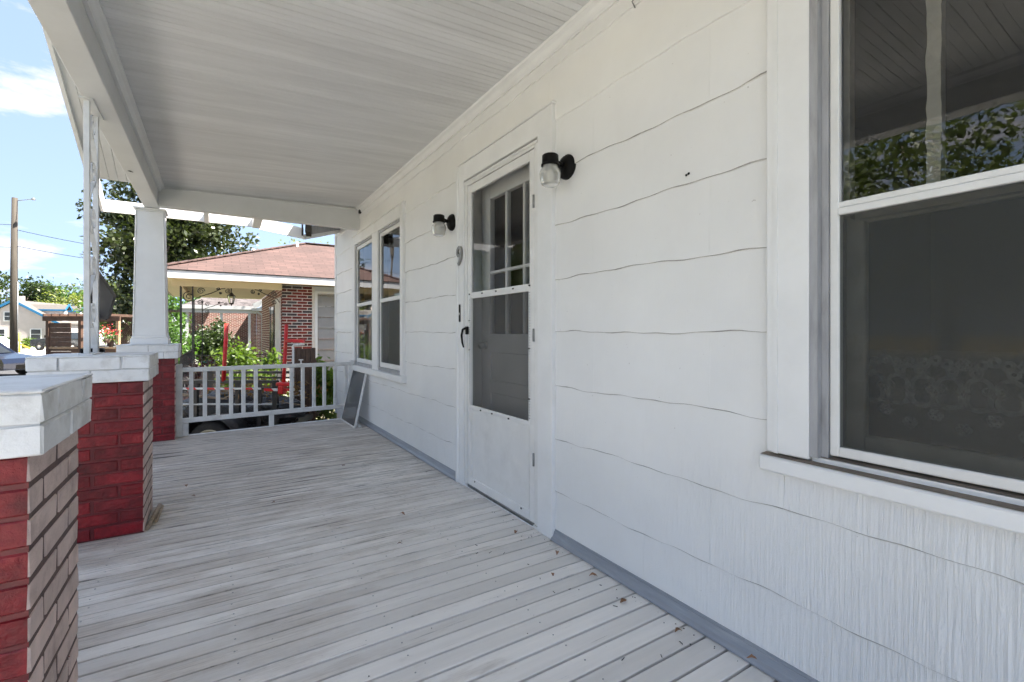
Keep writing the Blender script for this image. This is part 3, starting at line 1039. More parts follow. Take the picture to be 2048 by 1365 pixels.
# --- beams, rake, eave, roof
bm_ = MB()
bm_.box(-.592, -.467, -.40, 5.88, 2.302, 2.56, ch=.004)
bm_.box(-.600, -.5925, -.40, 5.88, 2.345, 2.365)
hb(bm_, 'porch_beam', MT['beam'])
bm_ = MB()
bm_.poly([(-.4665, 5.735, 2.302), (W - .001, 5.885, 2.325), (W - .001, 5.985, 2.325), (-.4665, 5.835, 2.302),
          (-.4665, 5.735, 2.56), (W - .001, 5.885, 2.66), (W - .001, 5.985, 2.66), (-.4665, 5.835, 2.56)],
         [(0, 3, 2, 1), (4, 5, 6, 7), (0, 1, 5, 4), (1, 2, 6, 5), (2, 3, 7, 6), (3, 0, 4, 7)])
hb(bm_, 'end_beam', MT['beam'])
tr = MB()
tr.prism([(-.4662, 2.44), (-.449, 2.44), (-.445, 2.455), (-.432, 2.467), (-.417, 2.472), (-.417, 2.51), (-.4662, 2.51)], 'Y', -.39, 5.74)
hb(tr, 'beam_trim', MT['trim'], fix=True)
tr = MB()
tr.poly([(-.46, 5.733, 2.475), (W - .06, 5.878, 2.545), (W - .06, 5.850, 2.558), (-.46, 5.705, 2.482), (-.46, 5.733, 2.51), (W - .06, 5.878, 2.60)],
        [(0, 1, 2, 3), (0, 4, 5, 1)])
hb(tr, 'end_beam_trim', MT['trim'])
# rake soffit of the porch gable, rising toward the ridge
rk = MB()
def rz_(y): return 2.405 + .5 * (5.40 - y)
for i in range(5):
    xa, xb = -.905 + i * .061, -.905 + (i + 1) * .061 - .003
    rk.poly([(xa, 5.40, rz_(5.40)), (xb, 5.40, rz_(5.40)), (xb, 2.3, rz_(2.3)), (xa, 2.3, rz_(2.3)),
             (xa, 5.40, rz_(5.40) + .02), (xb, 5.40, rz_(5.40) + .02), (xb, 2.3, rz_(2.3) + .02), (xa, 2.3, rz_(2.3) + .02)],
            [(0, 1, 2, 3), (4, 7, 6, 5), (0, 4, 5, 1), (1, 5, 6, 2), (2, 6, 7, 3), (3, 7, 4, 0)])
hb(rk, 'rake_soffit', MT['beam'], fix=True)
rb_ = MB()
rb_.poly([(-.93, 5.42, rz_(5.42) - .03), (-.906, 5.42, rz_(5.42) - .03), (-.906, 2.3, rz_(2.3) - .03), (-.93, 2.3, rz_(2.3) - .03),
          (-.93, 5.42, rz_(5.42) + .13), (-.906, 5.42, rz_(5.42) + .13), (-.906, 2.3, rz_(2.3) + .13), (-.93, 2.3, rz_(2.3) + .13)],
         [(0, 1, 2, 3), (4, 7, 6, 5), (0, 4, 5, 1), (1, 5, 6, 2), (2, 6, 7, 3), (3, 7, 4, 0)])
hb(rb_, 'rake_board', MT['trim'], fix=True)
gw = MB()
gw.prism([(-.40, 2.5), (5.5, 2.5), (5.5, 2.52), (2.3, rz_(2.3) + .02), (-.40, rz_(5.0))], 'X', -.56, -.53)
hb(gw, 'gable_wall', MT['trim'], fix=True)
rf = MB()
rf.poly([(-.93, 5.42, rz_(5.42) + .14), (1.0, 6.2, 2.70), (1.0, 7.7, 2.70), (9.6, 7.7, 2.75), (9.6, 2.3, 5.2), (-.93, 2.3, rz_(2.3) + .14)], [(0, 1, 5), (1, 2, 3, 4, 5)])
rf.poly([(-.93, 2.3, rz_(2.3) + .14), (9.6, 2.3, 5.2), (9.6, -4.6, 2.70), (1.2, -4.6, 2.70), (1.2, -.45, 2.70), (-.93, -.45, 2.66)], [(0, 1, 4, 5), (1, 2, 3, 4)])
rf.poly([(1.2, 5.9, 2.68), (9.6, 5.9, 2.72), (9.6, 7.7, 2.72), (1.2, 7.05, 2.68)], [(0, 1, 2, 3)])
hb(rf, 'roof', MT['ownroof'])
# open eave frame past the end beam
ev = MB()
ev.box(-1.012, .44, 6.49, 6.515, 2.338, 2.466, ch=.002)
hb(ev, 'eave_fascia', MT['trim'])
ev = MB()
ev.poly([(.455, 6.485, 2.315), (.95, 6.485, 2.250), (.95, 6.510, 2.250), (.455, 6.510, 2.315), (.455, 6.485, 2.462), (.95, 6.485, 2.385), (.95, 6.51, 2.385), (.455, 6.51, 2.462)],
        [(0, 3, 2, 1), (4, 5, 6, 7), (0, 1, 5, 4), (1, 2, 6, 5), (2, 3, 7, 6), (3, 0, 4, 7)])
hb(ev, 'loose_fascia', MT['trim'], fix=True)
for x, wd in ((-.08, .045), (.42, .085)):
    hb(MB().beam((x, 5.86, 2.44), (x, 6.485, 2.38), wd, .115), 'rafter_tail', MT['trim'])
ev = MB().beam((-1.0, 6.52, 2.40), (-1.0, 5.95, 2.72), .022, .15)
hb(ev, 'barge_board', MT['trim'])
ev = MB().beam((.955, 6.50, 2.275), (1.49, 7.02, 2.51), .03, .062)
hb(ev, 'eave_return_board', MT['trim'])
ev = MB().beam((1.03, 6.53, 2.375), (1.50, 6.98, 2.575), .05, .10)
hb(ev, 'eave_return_soffit', MT['jamb'])
ev = MB().beam((.985, 6.40, 2.40), (1.02, 6.52, 2.36), .06, .15)
ev.beam((.93, 6.45, 2.37), (.94, 6.52, 2.345), .02, .13)
hb(ev, 'rotten_corner_block', MT['crumb'])

# ------------------------------------------------------------------ porch floor and ceiling
fl = MB()
fl.box(-.80, 1.49, -1.6, 5.90, -.20, -.09)
for q in range(6):
    fl.box(-.78 + q * .44, -.74 + q * .44, -1.6, 5.88, -.0905, -.0225)
floor = tag(fl.build('porch_floor', MT['crumb']), kind='structure')
PW = .0826
def plank_mesh(L0, L1):
    mb = MB()
    h, c = PW - .0096, .0018
    prof = [(0, -.022), (0, -c), (c, 0), (h - c, 0), (h, -c), (h, -.022)]
    n = len(prof)
    P = [(L0, y, z) for y, z in prof] + [(L1, y, z) for y, z in prof]
    F = [[i, (i + 1) % n, n + (i + 1) % n, n + i] for i in range(n)] + [list(range(n))[::-1], [n + i for i in range(n)]]
    mb.poly(P, F)
    return mb
pm = [plank_mesh(-.84 + dx, W - .001).mesh('plank', MT['plank']) for dx in (0, .004, -.005, .002)]
y = -1.5
k = 0
while y + PW < 5.885:
    o = link_mesh('plank', pm[k % 4], floor, (0, y, rng.uniform(-.0008, .0008)), (rng.uniform(-.004, .004), 0, 0))
    y += PW
    k += 1
def yend(x): return 5.975 + .092 * x
while y < 6.12:
    # boards at the far edge, cut on the skew
    y1 = y + PW - .0028
    x0 = max(-.84, (y1 - 5.975) / .092)
    if x0 >= W - .02: break
    xm = max(-.84, (y - 5.975) / .092)
    P2 = [(xm, y), (W - .001, y), (W - .001, y1), (x0, y1)]
    mb = MB().prism(P2, 'Z', -.022, 0)
    mb.build('plank', MT['plank'], floor, fix=True)
    y += PW
nl = MB()
for q in range(20, 88):
    for xx in (-.42, .06, .54, 1.02):
        nl.lathe((xx + rng.uniform(-.006, .006), -1.5 + q * PW + PW * .5 + rng.uniform(-.012, .012), .0012), [(.0, .0006), (.0028, .0004), (.0034, -.001)], 6)
tag(nl.build('nail_heads', MT['hinge'], floor), kind='stuff')
edge = MB()
edge.poly([(-.84, yend(-.84) + .002, -.14), (W - .001, yend(W) + .002, -.14), (W - .001, yend(W) + .045, -.14), (-.84, yend(-.84) + .045, -.14),
           (-.84, yend(-.84) + .002, .003), (W - .001, yend(W) + .002, .003), (W - .001, yend(W) + .045, .003), (-.84, yend(-.84) + .045, .003)],
          [(0, 3, 2, 1), (4, 5, 6, 7), (0, 1, 5, 4), (1, 2, 6, 5), (2, 3, 7, 6), (3, 0, 4, 7)])
edge.build('edge_board', MT['rail'], floor)
MB().box(-.862, -.842, -1.5, 5.9, -.16, .002).build('edge_board', MT['rail'], floor)

CL0, CL1 = 2.487, 2.578          # ceiling height at the beam and at the wall
def cz(x): return CL0 + (CL1 - CL0) * (x + .467) / (W + .467)
cb = MB().poly([(-.56, -.40, cz(-.56) + .012), (W + .01, -.40, cz(W) + .012), (W + .01, 6.0, cz(W) + .012), (-.56, 6.0, cz(-.56) + .012),
                (-.56, -.40, cz(-.56) + .03), (W + .01, -.40, cz(W) + .03), (W + .01, 6.0, cz(W) + .03), (-.56, 6.0, cz(-.56) + .03)],
               [(0, 3, 2, 1), (4, 5, 6, 7), (0, 1, 5, 4), (1, 2, 6, 5), (2, 3, 7, 6), (3, 0, 4, 7)])
ceil = tag(cb.build('porch_ceiling', MT['ceiling']), kind='structure')
def ceil_board():
    mb = MB()
    prof = [(0, .011), (0.0012, .0045), (.0022, 0), (.0418, 0), (.0432, .0045), (.0446, .0045), (.046, 0), (.0858, 0), (.0868, .0045), (.088, .011)]
    n = len(prof)
    P = [(-.46, y, z + cz(-.46)) for y, z in prof] + [(W - .005, y, z + cz(W - .005)) for y, z in prof]
    mb.poly(P, [[i, n + i, n + i + 1, i + 1] for i in range(n - 1)])
    return mb.mesh('ceiling_board', MT['ceiling'])
cbm = ceil_board()
y = -.39
while y < 5.88:
    link_mesh('ceiling_board', cbm, ceil, (0, y, rng.uniform(-.0006, .0006)))
    y += .0882

# ------------------------------------------------------------------ brick piers
def brick_mesh(L, D, H, seed, mats, jit=.0012):
    r_ = random.Random(seed)
    mb = MB()
    mb.box(0, L, 0, D, 0, H, ch=.0038)
    v = []
    for p in mb.v:
        v.append((p[0] + r_.uniform(-jit, jit), p[1] + r_.uniform(-jit, jit), p[2] + r_.uniform(-jit, jit)))
    mb.v = v
    me = mb.mesh('brick', mats)
    for p in me.polygons:
        if len(mats) > 1:
            p.material_index = 1 if p.normal.x > .5 else 0
    return me
def pier(px, py, label, seed, courses=12, size=.424, capo=.026):
    # px, py: the corner with the largest X and smallest Y (the one that faces the camera)
    root = empty('brick_pier', (px - size / 2, py + size / 2, 0))
    tag(root, label, 'pier', 'brick piers along the porch edge')
    x0, x1, y0, y1 = -size / 2, size / 2, -size / 2, size / 2
    H = .812
    ch = H / courses
    core = MB()
    i_ = .0045
    core.box(x0 + i_, x1 - .0022, y0 + i_, y1 - i_, .0, H)
    me = core.mesh('mortar_core', [MT['mortar_red'], MT['mortar_tan']])
    for p in me.polygons:
        p.material_index = 1 if p.normal.x > .5 else 0
    link_mesh('mortar_core', me, root)
    Ls, D, j = size / 2 - .0075, .098, .0115
    two = [MT['brick_red'], MT['brick_tan']]
    red_ = [MT['brick_red']]
    bms = {('x', q): brick_mesh(Ls, D, ch - j, seed * 10 + q, red_) for q in range(3)}
    bms.update({('y', q): brick_mesh(D, Ls, ch - j, seed * 10 + 5 + q, red_) for q in range(3)})
    bms.update({('X', q): brick_mesh(Ls, D, ch - j, seed * 10 + q, two) for q in range(3)})
    bms.update({('Y', q): brick_mesh(D, Ls, ch - j, seed * 10 + 5 + q, two) for q in range(3)})
    for c_ in range(courses):
        z = c_ * ch + j / 2
        q = lambda: rng.randrange(3)
        if c_ % 2 == 0:
            for yy in (y0, y1 - D):
                for xx in (x0, x1 - Ls):
                    link_mesh('brick', bms[('X' if xx > 0 - .02 else 'x', q())], root, (xx, yy, z + rng.uniform(-.001, .001)), (0, 0, rng.uniform(-.004, .004)))
            for xx in (x0, x1 - D):
                link_mesh('brick', bms[('Y' if xx > 0 else 'y', q())], root, (xx, -Ls / 2, z), (0, 0, rng.uniform(-.004, .004)))
        else:
            for xx in (x0, x1 - D):
                for yy in (y0, y1 - Ls):
                    link_mesh('brick', bms[('Y' if xx > 0 else 'y', q())], root, (xx, yy, z + rng.uniform(-.001, .001)), (0, 0, rng.uniform(-.004, .004)))
            for yy in (y0, y1 - D):
                link_mesh('brick', bms[('x', q())], root, (-Ls / 2, yy, z), (0, 0, rng.uniform(-.004, .004)))
    # white painted cap, two courses
    cs_ = size + 2 * capo
    c0, c1 = -cs_ / 2, cs_ / 2
    capH = .067
    MB().box(c0 + .005, c1 - .005, c0 + .005, c1 - .005, H, H + 2 * capH - .004).build('cap_core', MT['cap_joint'], root)
    CL, CD = cs_ / 2 - .002, .112
    cm = {('x', q): brick_mesh(CL, CD, capH - .0035, seed * 10 + 40 + q, [MT['cap']], .0026) for q in range(2)}
    cm.update({('y', q): brick_mesh(CD, CL, capH - .0035, seed * 10 + 45 + q, [MT['cap']], .0026) for q in range(2)})
    for c_ in range(2):
        z = H + c_ * capH
        if c_ % 2 == seed % 2:
            for yy in (c0, c1 - CD):
                for xx in (c0, c1 - CL):
                    link_mesh('cap_brick', cm[('x', rng.randrange(2))], root, (xx, yy, z))
            for xx in (c0, c1 - CD):
                link_mesh('cap_brick', cm[('y', rng.randrange(2))], root, (xx, -CL / 2, z))
        else:
            for xx in (c0, c1 - CD):
                for yy in (c0, c1 - CL):
                    link_mesh('cap_brick', cm[('y', rng.randrange(2))], root, (xx, yy, z))
            for yy in (c0, c1 - CD):
                link_mesh('cap_brick', cm[('x', rng.randrange(2))], root, (-CL / 2, yy, z))
    sl = MB().box(c0 - .002, c1 + .002, c0 - .002, c1 + .002, H + 2 * capH - .004, H + 2 * capH + .004, ch=.0035)
    sl.build('cap_skim', MT['cap'], root)
    return root
pier(-.333, 1.395, 'brick pier cut off by the left edge of the picture, nearest the camera', 1)
pier(-.322, 3.20, 'brick pier in the middle of the row, under the white scrolled iron post', 2)
pier(-.335, 5.775, 'brick pier at the far end of the porch, under the white tapered column', 3)
CAPZ = .812 + .134 + .004

# tapered column on the far pier
tcx, tcy = -.545, 5.985
colm = empty('tapered_column', (tcx, tcy, CAPZ))
tag(colm, 'white square tapered column standing on the far brick pier', 'column')
def frustum(mb, b, t, z0, z1, mat=0):
    P = [(-b, -b, z0), (b, -b, z0), (b, b, z0), (-b, b, z0), (-t, -t, z1), (t, -t, z1), (t, t, z1), (-t, t, z1)]
    return mb.poly(P, [(0, 3, 2, 1), (4, 5, 6, 7), (0, 1, 5, 4), (1, 2, 6, 5), (2, 3, 7, 6), (3, 0, 4, 7)], mat)
HC = 2.30 - CAPZ
frustum(MB(), .129, .108, .085, HC - .035).build('shaft', MT['trim'], colm)
b_ = MB(); b_.box(-.150, .150, -.150, .150, .001, .062, ch=.004); b_.box(-.141, .141, -.141, .141, .062, .086, ch=.005)
b_.build('base_block', MT['trim'], colm)
b_ = MB(); b_.box(-.119, .119, -.119, .119, HC - .036, HC - .018, ch=.003); b_.box(-.132, .132, -.132, .132, HC - .018, HC - .001, ch=.004)
b_.build('capital', MT['trim'], colm)
b_ = MB()
for sx in (-1, 1):
    for sy in (-1, 1):
        b_.beam((sx * .127, sy * .127, .086), (sx * .1065, sy * .1065, HC - .036), .012, .012)
b_.build('corner_bead', MT['trim'], colm)

# white scrolled iron post on the middle pier
ip = empty('iron_post', (-.575, 3.44, CAPZ))
tag(ip, 'slim white iron post with scrolls standing on the middle brick pier', 'post')
PH = 2.302 - CAPZ
for yy in (-.112, .112):
    MB().box(-.0125, .0125, yy - .0125, yy + .0125, .004, PH, ch=.002).build('tube', MT['postwhite'], ip)
MB().box(-.03, .03, -.15, .15, 0, .006).build('foot_plate', MT['postwhite'], ip)
MB().box(-.03, .03, -.15, .15, PH - .006, PH - .0005).build('top_plate', MT['postwhite'], ip)
def scroll(cy, cz_, r0, turns, a0, sgn, mb, x=0, rad=.005, plane='YZ', taper=.25, n=26):
    pts = []
    for i in range(n + 1):
        t = i / n
        a = a0 + sgn * turns * 2 * math.pi * t
        r_ = r0 * (1 - (1 - taper) * t)
        p = (r_ * math.cos(a), r_ * math.sin(a))
        pts.append((x, cy + p[0], cz_ + p[1]) if plane == 'YZ' else (cy + p[0], x, cz_ + p[1]))
    mb.tube(pts, rad, 6)
def ribbon(mb, pts, wid, th):
    # flat bar bent in the Y-Z plane, wid across X
    P, F = [], []
    n = len(pts)
    for i in range(n):
        a, b = pts[max(0, i - 1)], pts[min(n - 1, i + 1)]
        d = Vector((b[0] - a[0], b[1] - a[1])).normalized()
        nx, nz_ = -d.y * th / 2, d.x * th / 2
        y_, z_ = pts[i]
        P += [(-wid / 2, y_ + nx, z_ + nz_), (wid / 2, y_ + nx, z_ + nz_), (wid / 2, y_ - nx, z_ - nz_), (-wid / 2, y_ - nx, z_ - nz_)]
    for i in range(n - 1):
        q, r_ = 4 * i, 4 * i + 4
        for j_ in range(4):
            F.append((q + j_, q + (j_ + 1) % 4, r_ + (j_ + 1) % 4, r_ + j_))
    mb.poly(P, F)
for k in range(5):
    zc = .15 + k * .258
    s = 1 if k % 2 else -1
    mb = MB()
    sp = []
    for i in range(31):
        t = i / 30
        a = -math.pi / 2 + s * 1.7 * 2 * math.pi * t
        r_ = .074 * (1 - .78 * t)
        sp.append((r_ * math.cos(a), zc + .07 + r_ * math.sin(a)))
    ribbon(mb, sp, .020, .005)
    ribbon(mb, [(-s * .099, zc - .15), (-s * .088, zc - .10), (-s * .045, zc - .045), (0, zc - .004), (s * .05, zc + .03), (s * .088, zc + .07), (s * .099, zc + .12)], .020, .005)
    mb.build('scroll', MT['postwhite'], ip, fix=True)

# little dish antenna behind the post
an = empty('dish_antenna', (-.60, 3.60, CAPZ))
tag(an, 'dark grey tilted dish on a short white mast beside the iron post', 'antenna')
mb = MB()
mb.box(-.052, .052, -.02, .05, 0, .028, ch=.006)
mb.build('foot', MT['black'], an)
mb = MB(); mb.box(-.018, .018, -.012, .024, .026, .10, ch=.003); mb.box(-.020, .020, -.014, .026, .101, .235, ch=.003)
mb.build('mast', MT['postwhite'], an)
# the dish body: eight-sided shallow tray seen from behind
oct2 = [(-.008, -.14), (0, -.15), (.068, -.155), (.108, -.045), (.118, -.03), (.008, .165), (-.002, .168), (-.008, .16)]
mb = MB()
n = len(oct2)
P = [(x, -.012, z) for x, z in oct2] + [(x * .93 - .002, .03, z * .93) for x, z in oct2] + [(x * 1.0, -.012 - .0, z) for x, z in oct2]
mb.poly(P[:2 * n], [list(range(n))[::-1], [n + i for i in range(n)]] + [[i, (i + 1) % n, n + (i + 1) % n, n + i] for i in range(n)])
for i in range(n):
    a, b = oct2[i], oct2[(i + 1) % n]
    mb.beam((a[0], -.014, a[1]), (b[0], -.014, b[1]), .014, .012, up=(0, 1, 0))
mb.build('dish', MT['dish'], an, (0.0, .03, .355), (R(8), 0, R(-28)), fix=True)
mb = MB().beam((0, .04, .20), (0, .035, .33), .02, .03)
mb.build('bracket', MT['black'], an)

# wooden strip at the foot of the middle pier
ws = MB()
ws.tube([(0, -.20, .012), (0.004, .19, .012)], .0115, 10)
ws.tube([(.026, -.10, .010), (.020, .17, .010)], .008, 8)
tag(ws.build('wood_strip', MT['wood'], None, (-.30, 3.42, 0), (0, 0, R(-3))), 'short wooden strip lying at the foot of the middle brick pier', 'strip')

# ------------------------------------------------------------------ far railing
rl0, rl1 = Vector((-.285, 5.955, 0)), Vector((1.475, 6.105, 0))
rail = empty('porch_railing', (.6, 6.03, 0))
tag(rail, 'pale grey wooden railing with square balusters across the far porch end', 'railing')
rd = (rl1 - rl0).normalized()
ra = math.atan2(rd.y, rd.x)
RLEN = (rl1 - rl0).length
rin = MB()
def railpiece(mb, name, mat='rail', fix=False):
    o = mb.build(name, MT[mat], rail, fix=fix)
    o.matrix_local = rail.matrix_basis.inverted() @ Matrix.Translation(rl0) @ Matrix.Rotation(ra, 4, 'Z')
    return o
railpiece(MB().box(0, RLEN, -.030, .032, .660, .702, ch=.004), 'top_rail')
railpiece(MB().box(0, RLEN, -.022, .022, .134, .182, ch=.004), 'bottom_rail')
import math as _m
def ray_s(x):
    u = (x - 1024) / 950
    S_, C_ = math.sin(R(32.016)), math.cos(R(32.016))
    dx, dy = S_ + C_ * u, C_ - S_ * u
    # solve rl0 + s*rd = t*(dx,dy)
    det = rd.x * (-dy) - rd.y * (-dx)
    return ((-rl0.x) * (-dy) - (-rl0.y) * (-dx)) / det
for x in (382.5, 409.8, 436, 462.3, 487, 511.6, 583, 605.5, 627.7, 648.5, 670.5, 691.5):
    s = ray_s(x)
    railpiece(MB().box(s - .0185, s + .0185, -.0175, .0175, .181, .661, ch=.003), 'baluster')
railpiece(MB().box(-.055, .0, -.045, .03, .0, .742, ch=.004), 'end_post', 'rail')
railpiece(MB().box(.001, .052, -.03, .02, .0, .133, ch=.004), 'foot_block', 'rail')
s = ray_s(543)
railpiece(MB().box(s - .024, s + .024, -.02, .02, .0, .133, ch=.003), 'foot_block', 'rail')
railpiece(MB().box(RLEN - .045, RLEN - .005, -.04, .045, .16, .72, ch=.003), 'end_post', 'rail')

# ------------------------------------------------------------------ leaning insect screen
sc_root = empty('window_screen', (1.33, 5.76, 0))
tag(sc_root, 'loose white-framed insect screen leaning against the wall in the far porch corner', 'screen')
A, B = Vector((1.318, 6.075, .004)), Vector((1.325, 5.43, .004))
C_, D_ = Vector((1.462, 5.47, .615)), Vector((1.455, 6.05, .62))
mb = MB()
for p, q in ((A, B), (B, C_), (C_, D_), (D_, A)):
    mb.beam(p, q, .012, .022, up=(1, 0, 0))
o = mb.build('frame', MT['alum'], sc_root); o.matrix_local = sc_root.matrix_basis.inverted()
mb = MB()
n = 12
P = []
for i in range(n + 1):
    for j_ in range(n + 1):
        u_, v_ = i / n, j_ / n
        p = (A * (1 - u_) + B * u_) * (1 - v_) + (D_ * (1 - u_) + C_ * u_) * v_
        sag = .02 * math.sin(math.pi * u_) * max(0, v_ - .7) / .3
        P.append((p.x + .002, p.y, p.z - sag))
F = [(i * (n + 1) + j_, (i + 1) * (n + 1) + j_, (i + 1) * (n + 1) + j_ + 1, i * (n + 1) + j_ + 1) for i in range(n) for j_ in range(n)]
mb.poly(P, F, 0, True)
o = mb.build('mesh_cloth', MT['screen_loose'], sc_root); o.matrix_local = sc_root.matrix_basis.inverted()
mb = MB().box(1.36, 1.40, 5.42, 5.60, .002, .02, ch=.002)
tag(mb.build('trim_offcut', MT['alum']), 'short white trim offcut on the floor under the leaning screen', 'offcut')

# ------------------------------------------------------------------ wall lamps, number, bell, nail, bug
def wall_lamp(y, z, label):
    r_ = empty('wall_lamp', (W - .008, y, z))
    tag(r_, label, 'lamp', 'jar lamps beside the door')
    mb = MB().lathe((0, 0, 0), [(.0, -.034), (.022, -.034), (.035, -.030), (.052, -.020), (.061, -.008), (.062, .006)], 28, 'X')
    mb.build('wall_plate', MT['black'], r_)
    mb = MB().tube([(-.02, 0, .0), (-.05, 0, .006), (-.075, 0, .012)], [.014, .012, .014], 10)
    mb.build('arm', MT['black'], r_)
    mb = MB().lathe((-.105, 0, 0), [(.0, .042), (.034, .041), (.040, .036), (.041, .0), (.041, -.004), (.045, -.006), (.045, -.014), (.0, -.014)], 28)
    mb.build('lamp_cap', MT['black'], r_)
    prof = [(.036, -.012), (.037, -.020), (.043, -.028), (.050, -.040), (.0525, -.052)]
    for i in range(6):
        z_ = -.056 - i * .006
        rr = .0525 - .0002 * i * i
        prof += [(rr, z_), (rr - .0025, z_ - .003)]
    prof += [(.046, -.096), (.040, -.106), (.028, -.112), (.0, -.113)]
    mb = MB().lathe((-.105, 0, 0), prof, 32)
    mb.build('glass_jar', MT['jar'], r_)
    mb = MB().lathe((-.105, 0, 0), [(.012, -.014), (.014, -.03), (.026, -.05), (.028, -.065), (.020, -.085), (.0, -.09)], 16)
    mb.build('bulb', MT['bulb'], r_)
    return r_
m_, n_, l_, b__ = new_mat('ribbed_jar_glass')
b__.inputs['Base Color'].default_value = (.66, .65, .61, 1)
b__.inputs['Roughness'].default_value = .12
b__.inputs['Transmission Weight'].default_value = .55
b__.inputs['IOR'].default_value = 1.3
MT['jar'] = m_
MT['bulb'] = M('frosted_bulb', (.80, .78, .72), .4, .03, 5)
wall_lamp(1.866, 1.895, 'black wall lamp with glass jar on the near side of the door, above bare shingles')
wall_lamp(3.225, 1.885, 'black wall lamp with glass jar between the door and the double window')

MT['number'] = M('dull_zinc_figure', (.26, .255, .245), .4, .2, 30, metal=.3)
def curve_text(body, size, ext, name, mat, loc, rot):
    cu = bpy.data.curves.new(name, 'FONT')
    cu.body = body
    cu.size = size
    cu.extrude = ext
    cu.bevel_depth = .0018
    cu.align_x = 'CENTER'
    o = bpy.data.objects.new(name, cu)
    dg = bpy.context.evaluated_depsgraph_get()
    col.objects.link(o)
    bpy.context.view_layer.update()
    me = bpy.data.meshes.new_from_object(o.evaluated_get(bpy.context.evaluated_depsgraph_get()))
    bpy.data.objects.remove(o, do_unlink=True)
    me.materials.clear()
    me.materials.append(mat)
    return link_mesh(name, me, None, loc, rot)
o = curve_text('9', .19, .006, 'house_number', MT['number'], (W - .038, 3.036, 1.545), (R(90), 0, R(-90)))
tag(o, 'white figure 9 house number on the door casing', 'number')
mb = MB()
mb.box(-.006, 0, -.011, .011, -.062, .062, ch=.003)
bell = empty('lock_plate', (W - .030, 3.045, 1.205))
tag(bell, 'black keyhole plate with bright button on the door casing', 'plate')
mb.build('plate', MT['black'], bell)
MB().lathe((-.006, 0, -.005), [(.0, -.006), (.007, -.005), (.009, 0)], 12, 'X').build('button', MT['nickel'], bell)
mb = MB().tube([(W - .006, 1.415, 2.43), (W - .03, 1.41, 2.445), (W - .036, 1.375, 2.45), (W - .03, 1.365, 2.475), (W - .034, 1.37, 2.50)], .0028, 6)
tag(mb.build('wire_hook', MT['hinge']), 'small bent wire hook high on the shingle wall', 'hook')
mb = MB().lathe((W - .012, 1.155, 1.655), [(.0, -.004), (.004, -.003), (.005, 0), (.003, .002)], 8, 'X')
mb.lathe((W - .012, 1.145, 1.658), [(.0, -.004), (.004, -.003), (.005, 0), (.003, .002)], 8, 'X')
tag(mb.build('nail_stub', MT['black']), 'tiny dark nail stub on the wall between door and near window', 'nail')
mb = MB().box(W - .03, W - .001, 5.80, 5.86, 2.505, 2.555, ch=.004)
tag(mb.build('cable_bracket', MT['black']), 'small black bracket in the far corner under the ceiling', 'bracket')
mb = MB()
for i in range(5):
    y = rng.uniform(-.012, .012)
    mb.tube([(rng.uniform(-.006, .006), y, 0), (rng.uniform(-.02, .02), y + rng.uniform(-.03, .03), -.003)], .002, 5)
tag(mb.build('wasp_nest_remnant', MT['crumb'], None, (-.545, 4.62, 2.3)), 'dark crumbly nest remnant under the street-side beam', 'remnant')

# dry leaves and twigs on the boards
S_, C2 = math.sin(R(32.016)), math.cos(R(32.016))
leafp = [(.938, 2.706, 'beside the door sill'), (0, 0, '')]
def leaf_mesh(seed, L=.034, Wd=.020):
    r_ = random.Random(seed)
    P, F = [], []
    n = 6
    curl = r_.uniform(.2, .7)
    for i in range(n + 1):
        t = i / n
        wd = Wd * math.sin(math.pi * min(1, t * .92 + .04)) * (1 + .2 * r_.uniform(-1, 1))
        zc = .006 * math.sin(t * math.pi * r_.uniform(.8, 1.3)) + .003
        P += [(t * L - L / 2, -wd / 2, zc + curl * wd * .5), (t * L - L / 2, 0, zc), (t * L - L / 2, wd / 2, zc + curl * wd * .45)]
    for i in range(n):
        q = 3 * i
        F += [(q, q + 3, q + 4, q + 1), (q + 1, q + 4, q + 5, q + 2)]
    return MB().poly(P, F, 0, True).mesh('dry_leaf', MT['leaf_dry'])
lms = [leaf_mesh(s) for s in range(5)]
LEAVES = [
    ((.93, 2.70), 'dry brown leaf lying on the boards a step in front of the storm door', 1.0),
    ((.79, 2.33), 'lone orange-brown leaf on the boards out from the storm door', .8),
    ((1.40, 1.83), 'dry leaf wedged on the base moulding right beside the door casing', .9),
    ((1.26, 1.68), 'small tan leaf on the boards near the wall, past the door', .7),
    ((1.37, 1.36), 'dry leaf against the base moulding below the near window corner', 1.0),
    ((1.40, 1.57), 'dark curled leaf tucked under the base moulding past the door', 1.1),
    ((1.36, 2.14), 'leaf scrap at the foot of the storm door', .9),
    ((.31, 3.31), 'small brown leaf in the middle of the porch floor', .7),
    ((-.17, 4.00), 'brown leaf near the middle pier, toward the far end', 1.0),
    ((-.12, 3.72), 'thin leaf scrap on the boards beside the middle pier', .8),
    ((.87, 3.93), 'reddish leaf on the boards in front of the double window', .9),
    ((.22, 4.05), 'pale leaf on the worn boards between the middle pier and the wall', .9),
    ((1.40, 1.12), 'leaf stuck in the crack under the base moulding close to the camera', .9),
    ((1.42, .86), 'brown leaf on the base moulding closest to the camera', .9),
]
for i, ((x, y), lab, s) in enumerate(LEAVES):
    o = link_mesh('dry_leaf', lms[i % 5], None, (x, y, .002 if x < 1.41 else .05), (rng.uniform(-.2, .2), rng.uniform(-.2, .2), rng.uniform(0, 6.28)))
    o.scale = (s, s, s)
    tag(o, lab, 'leaf', 'dry leaves on the porch')
mb = MB()
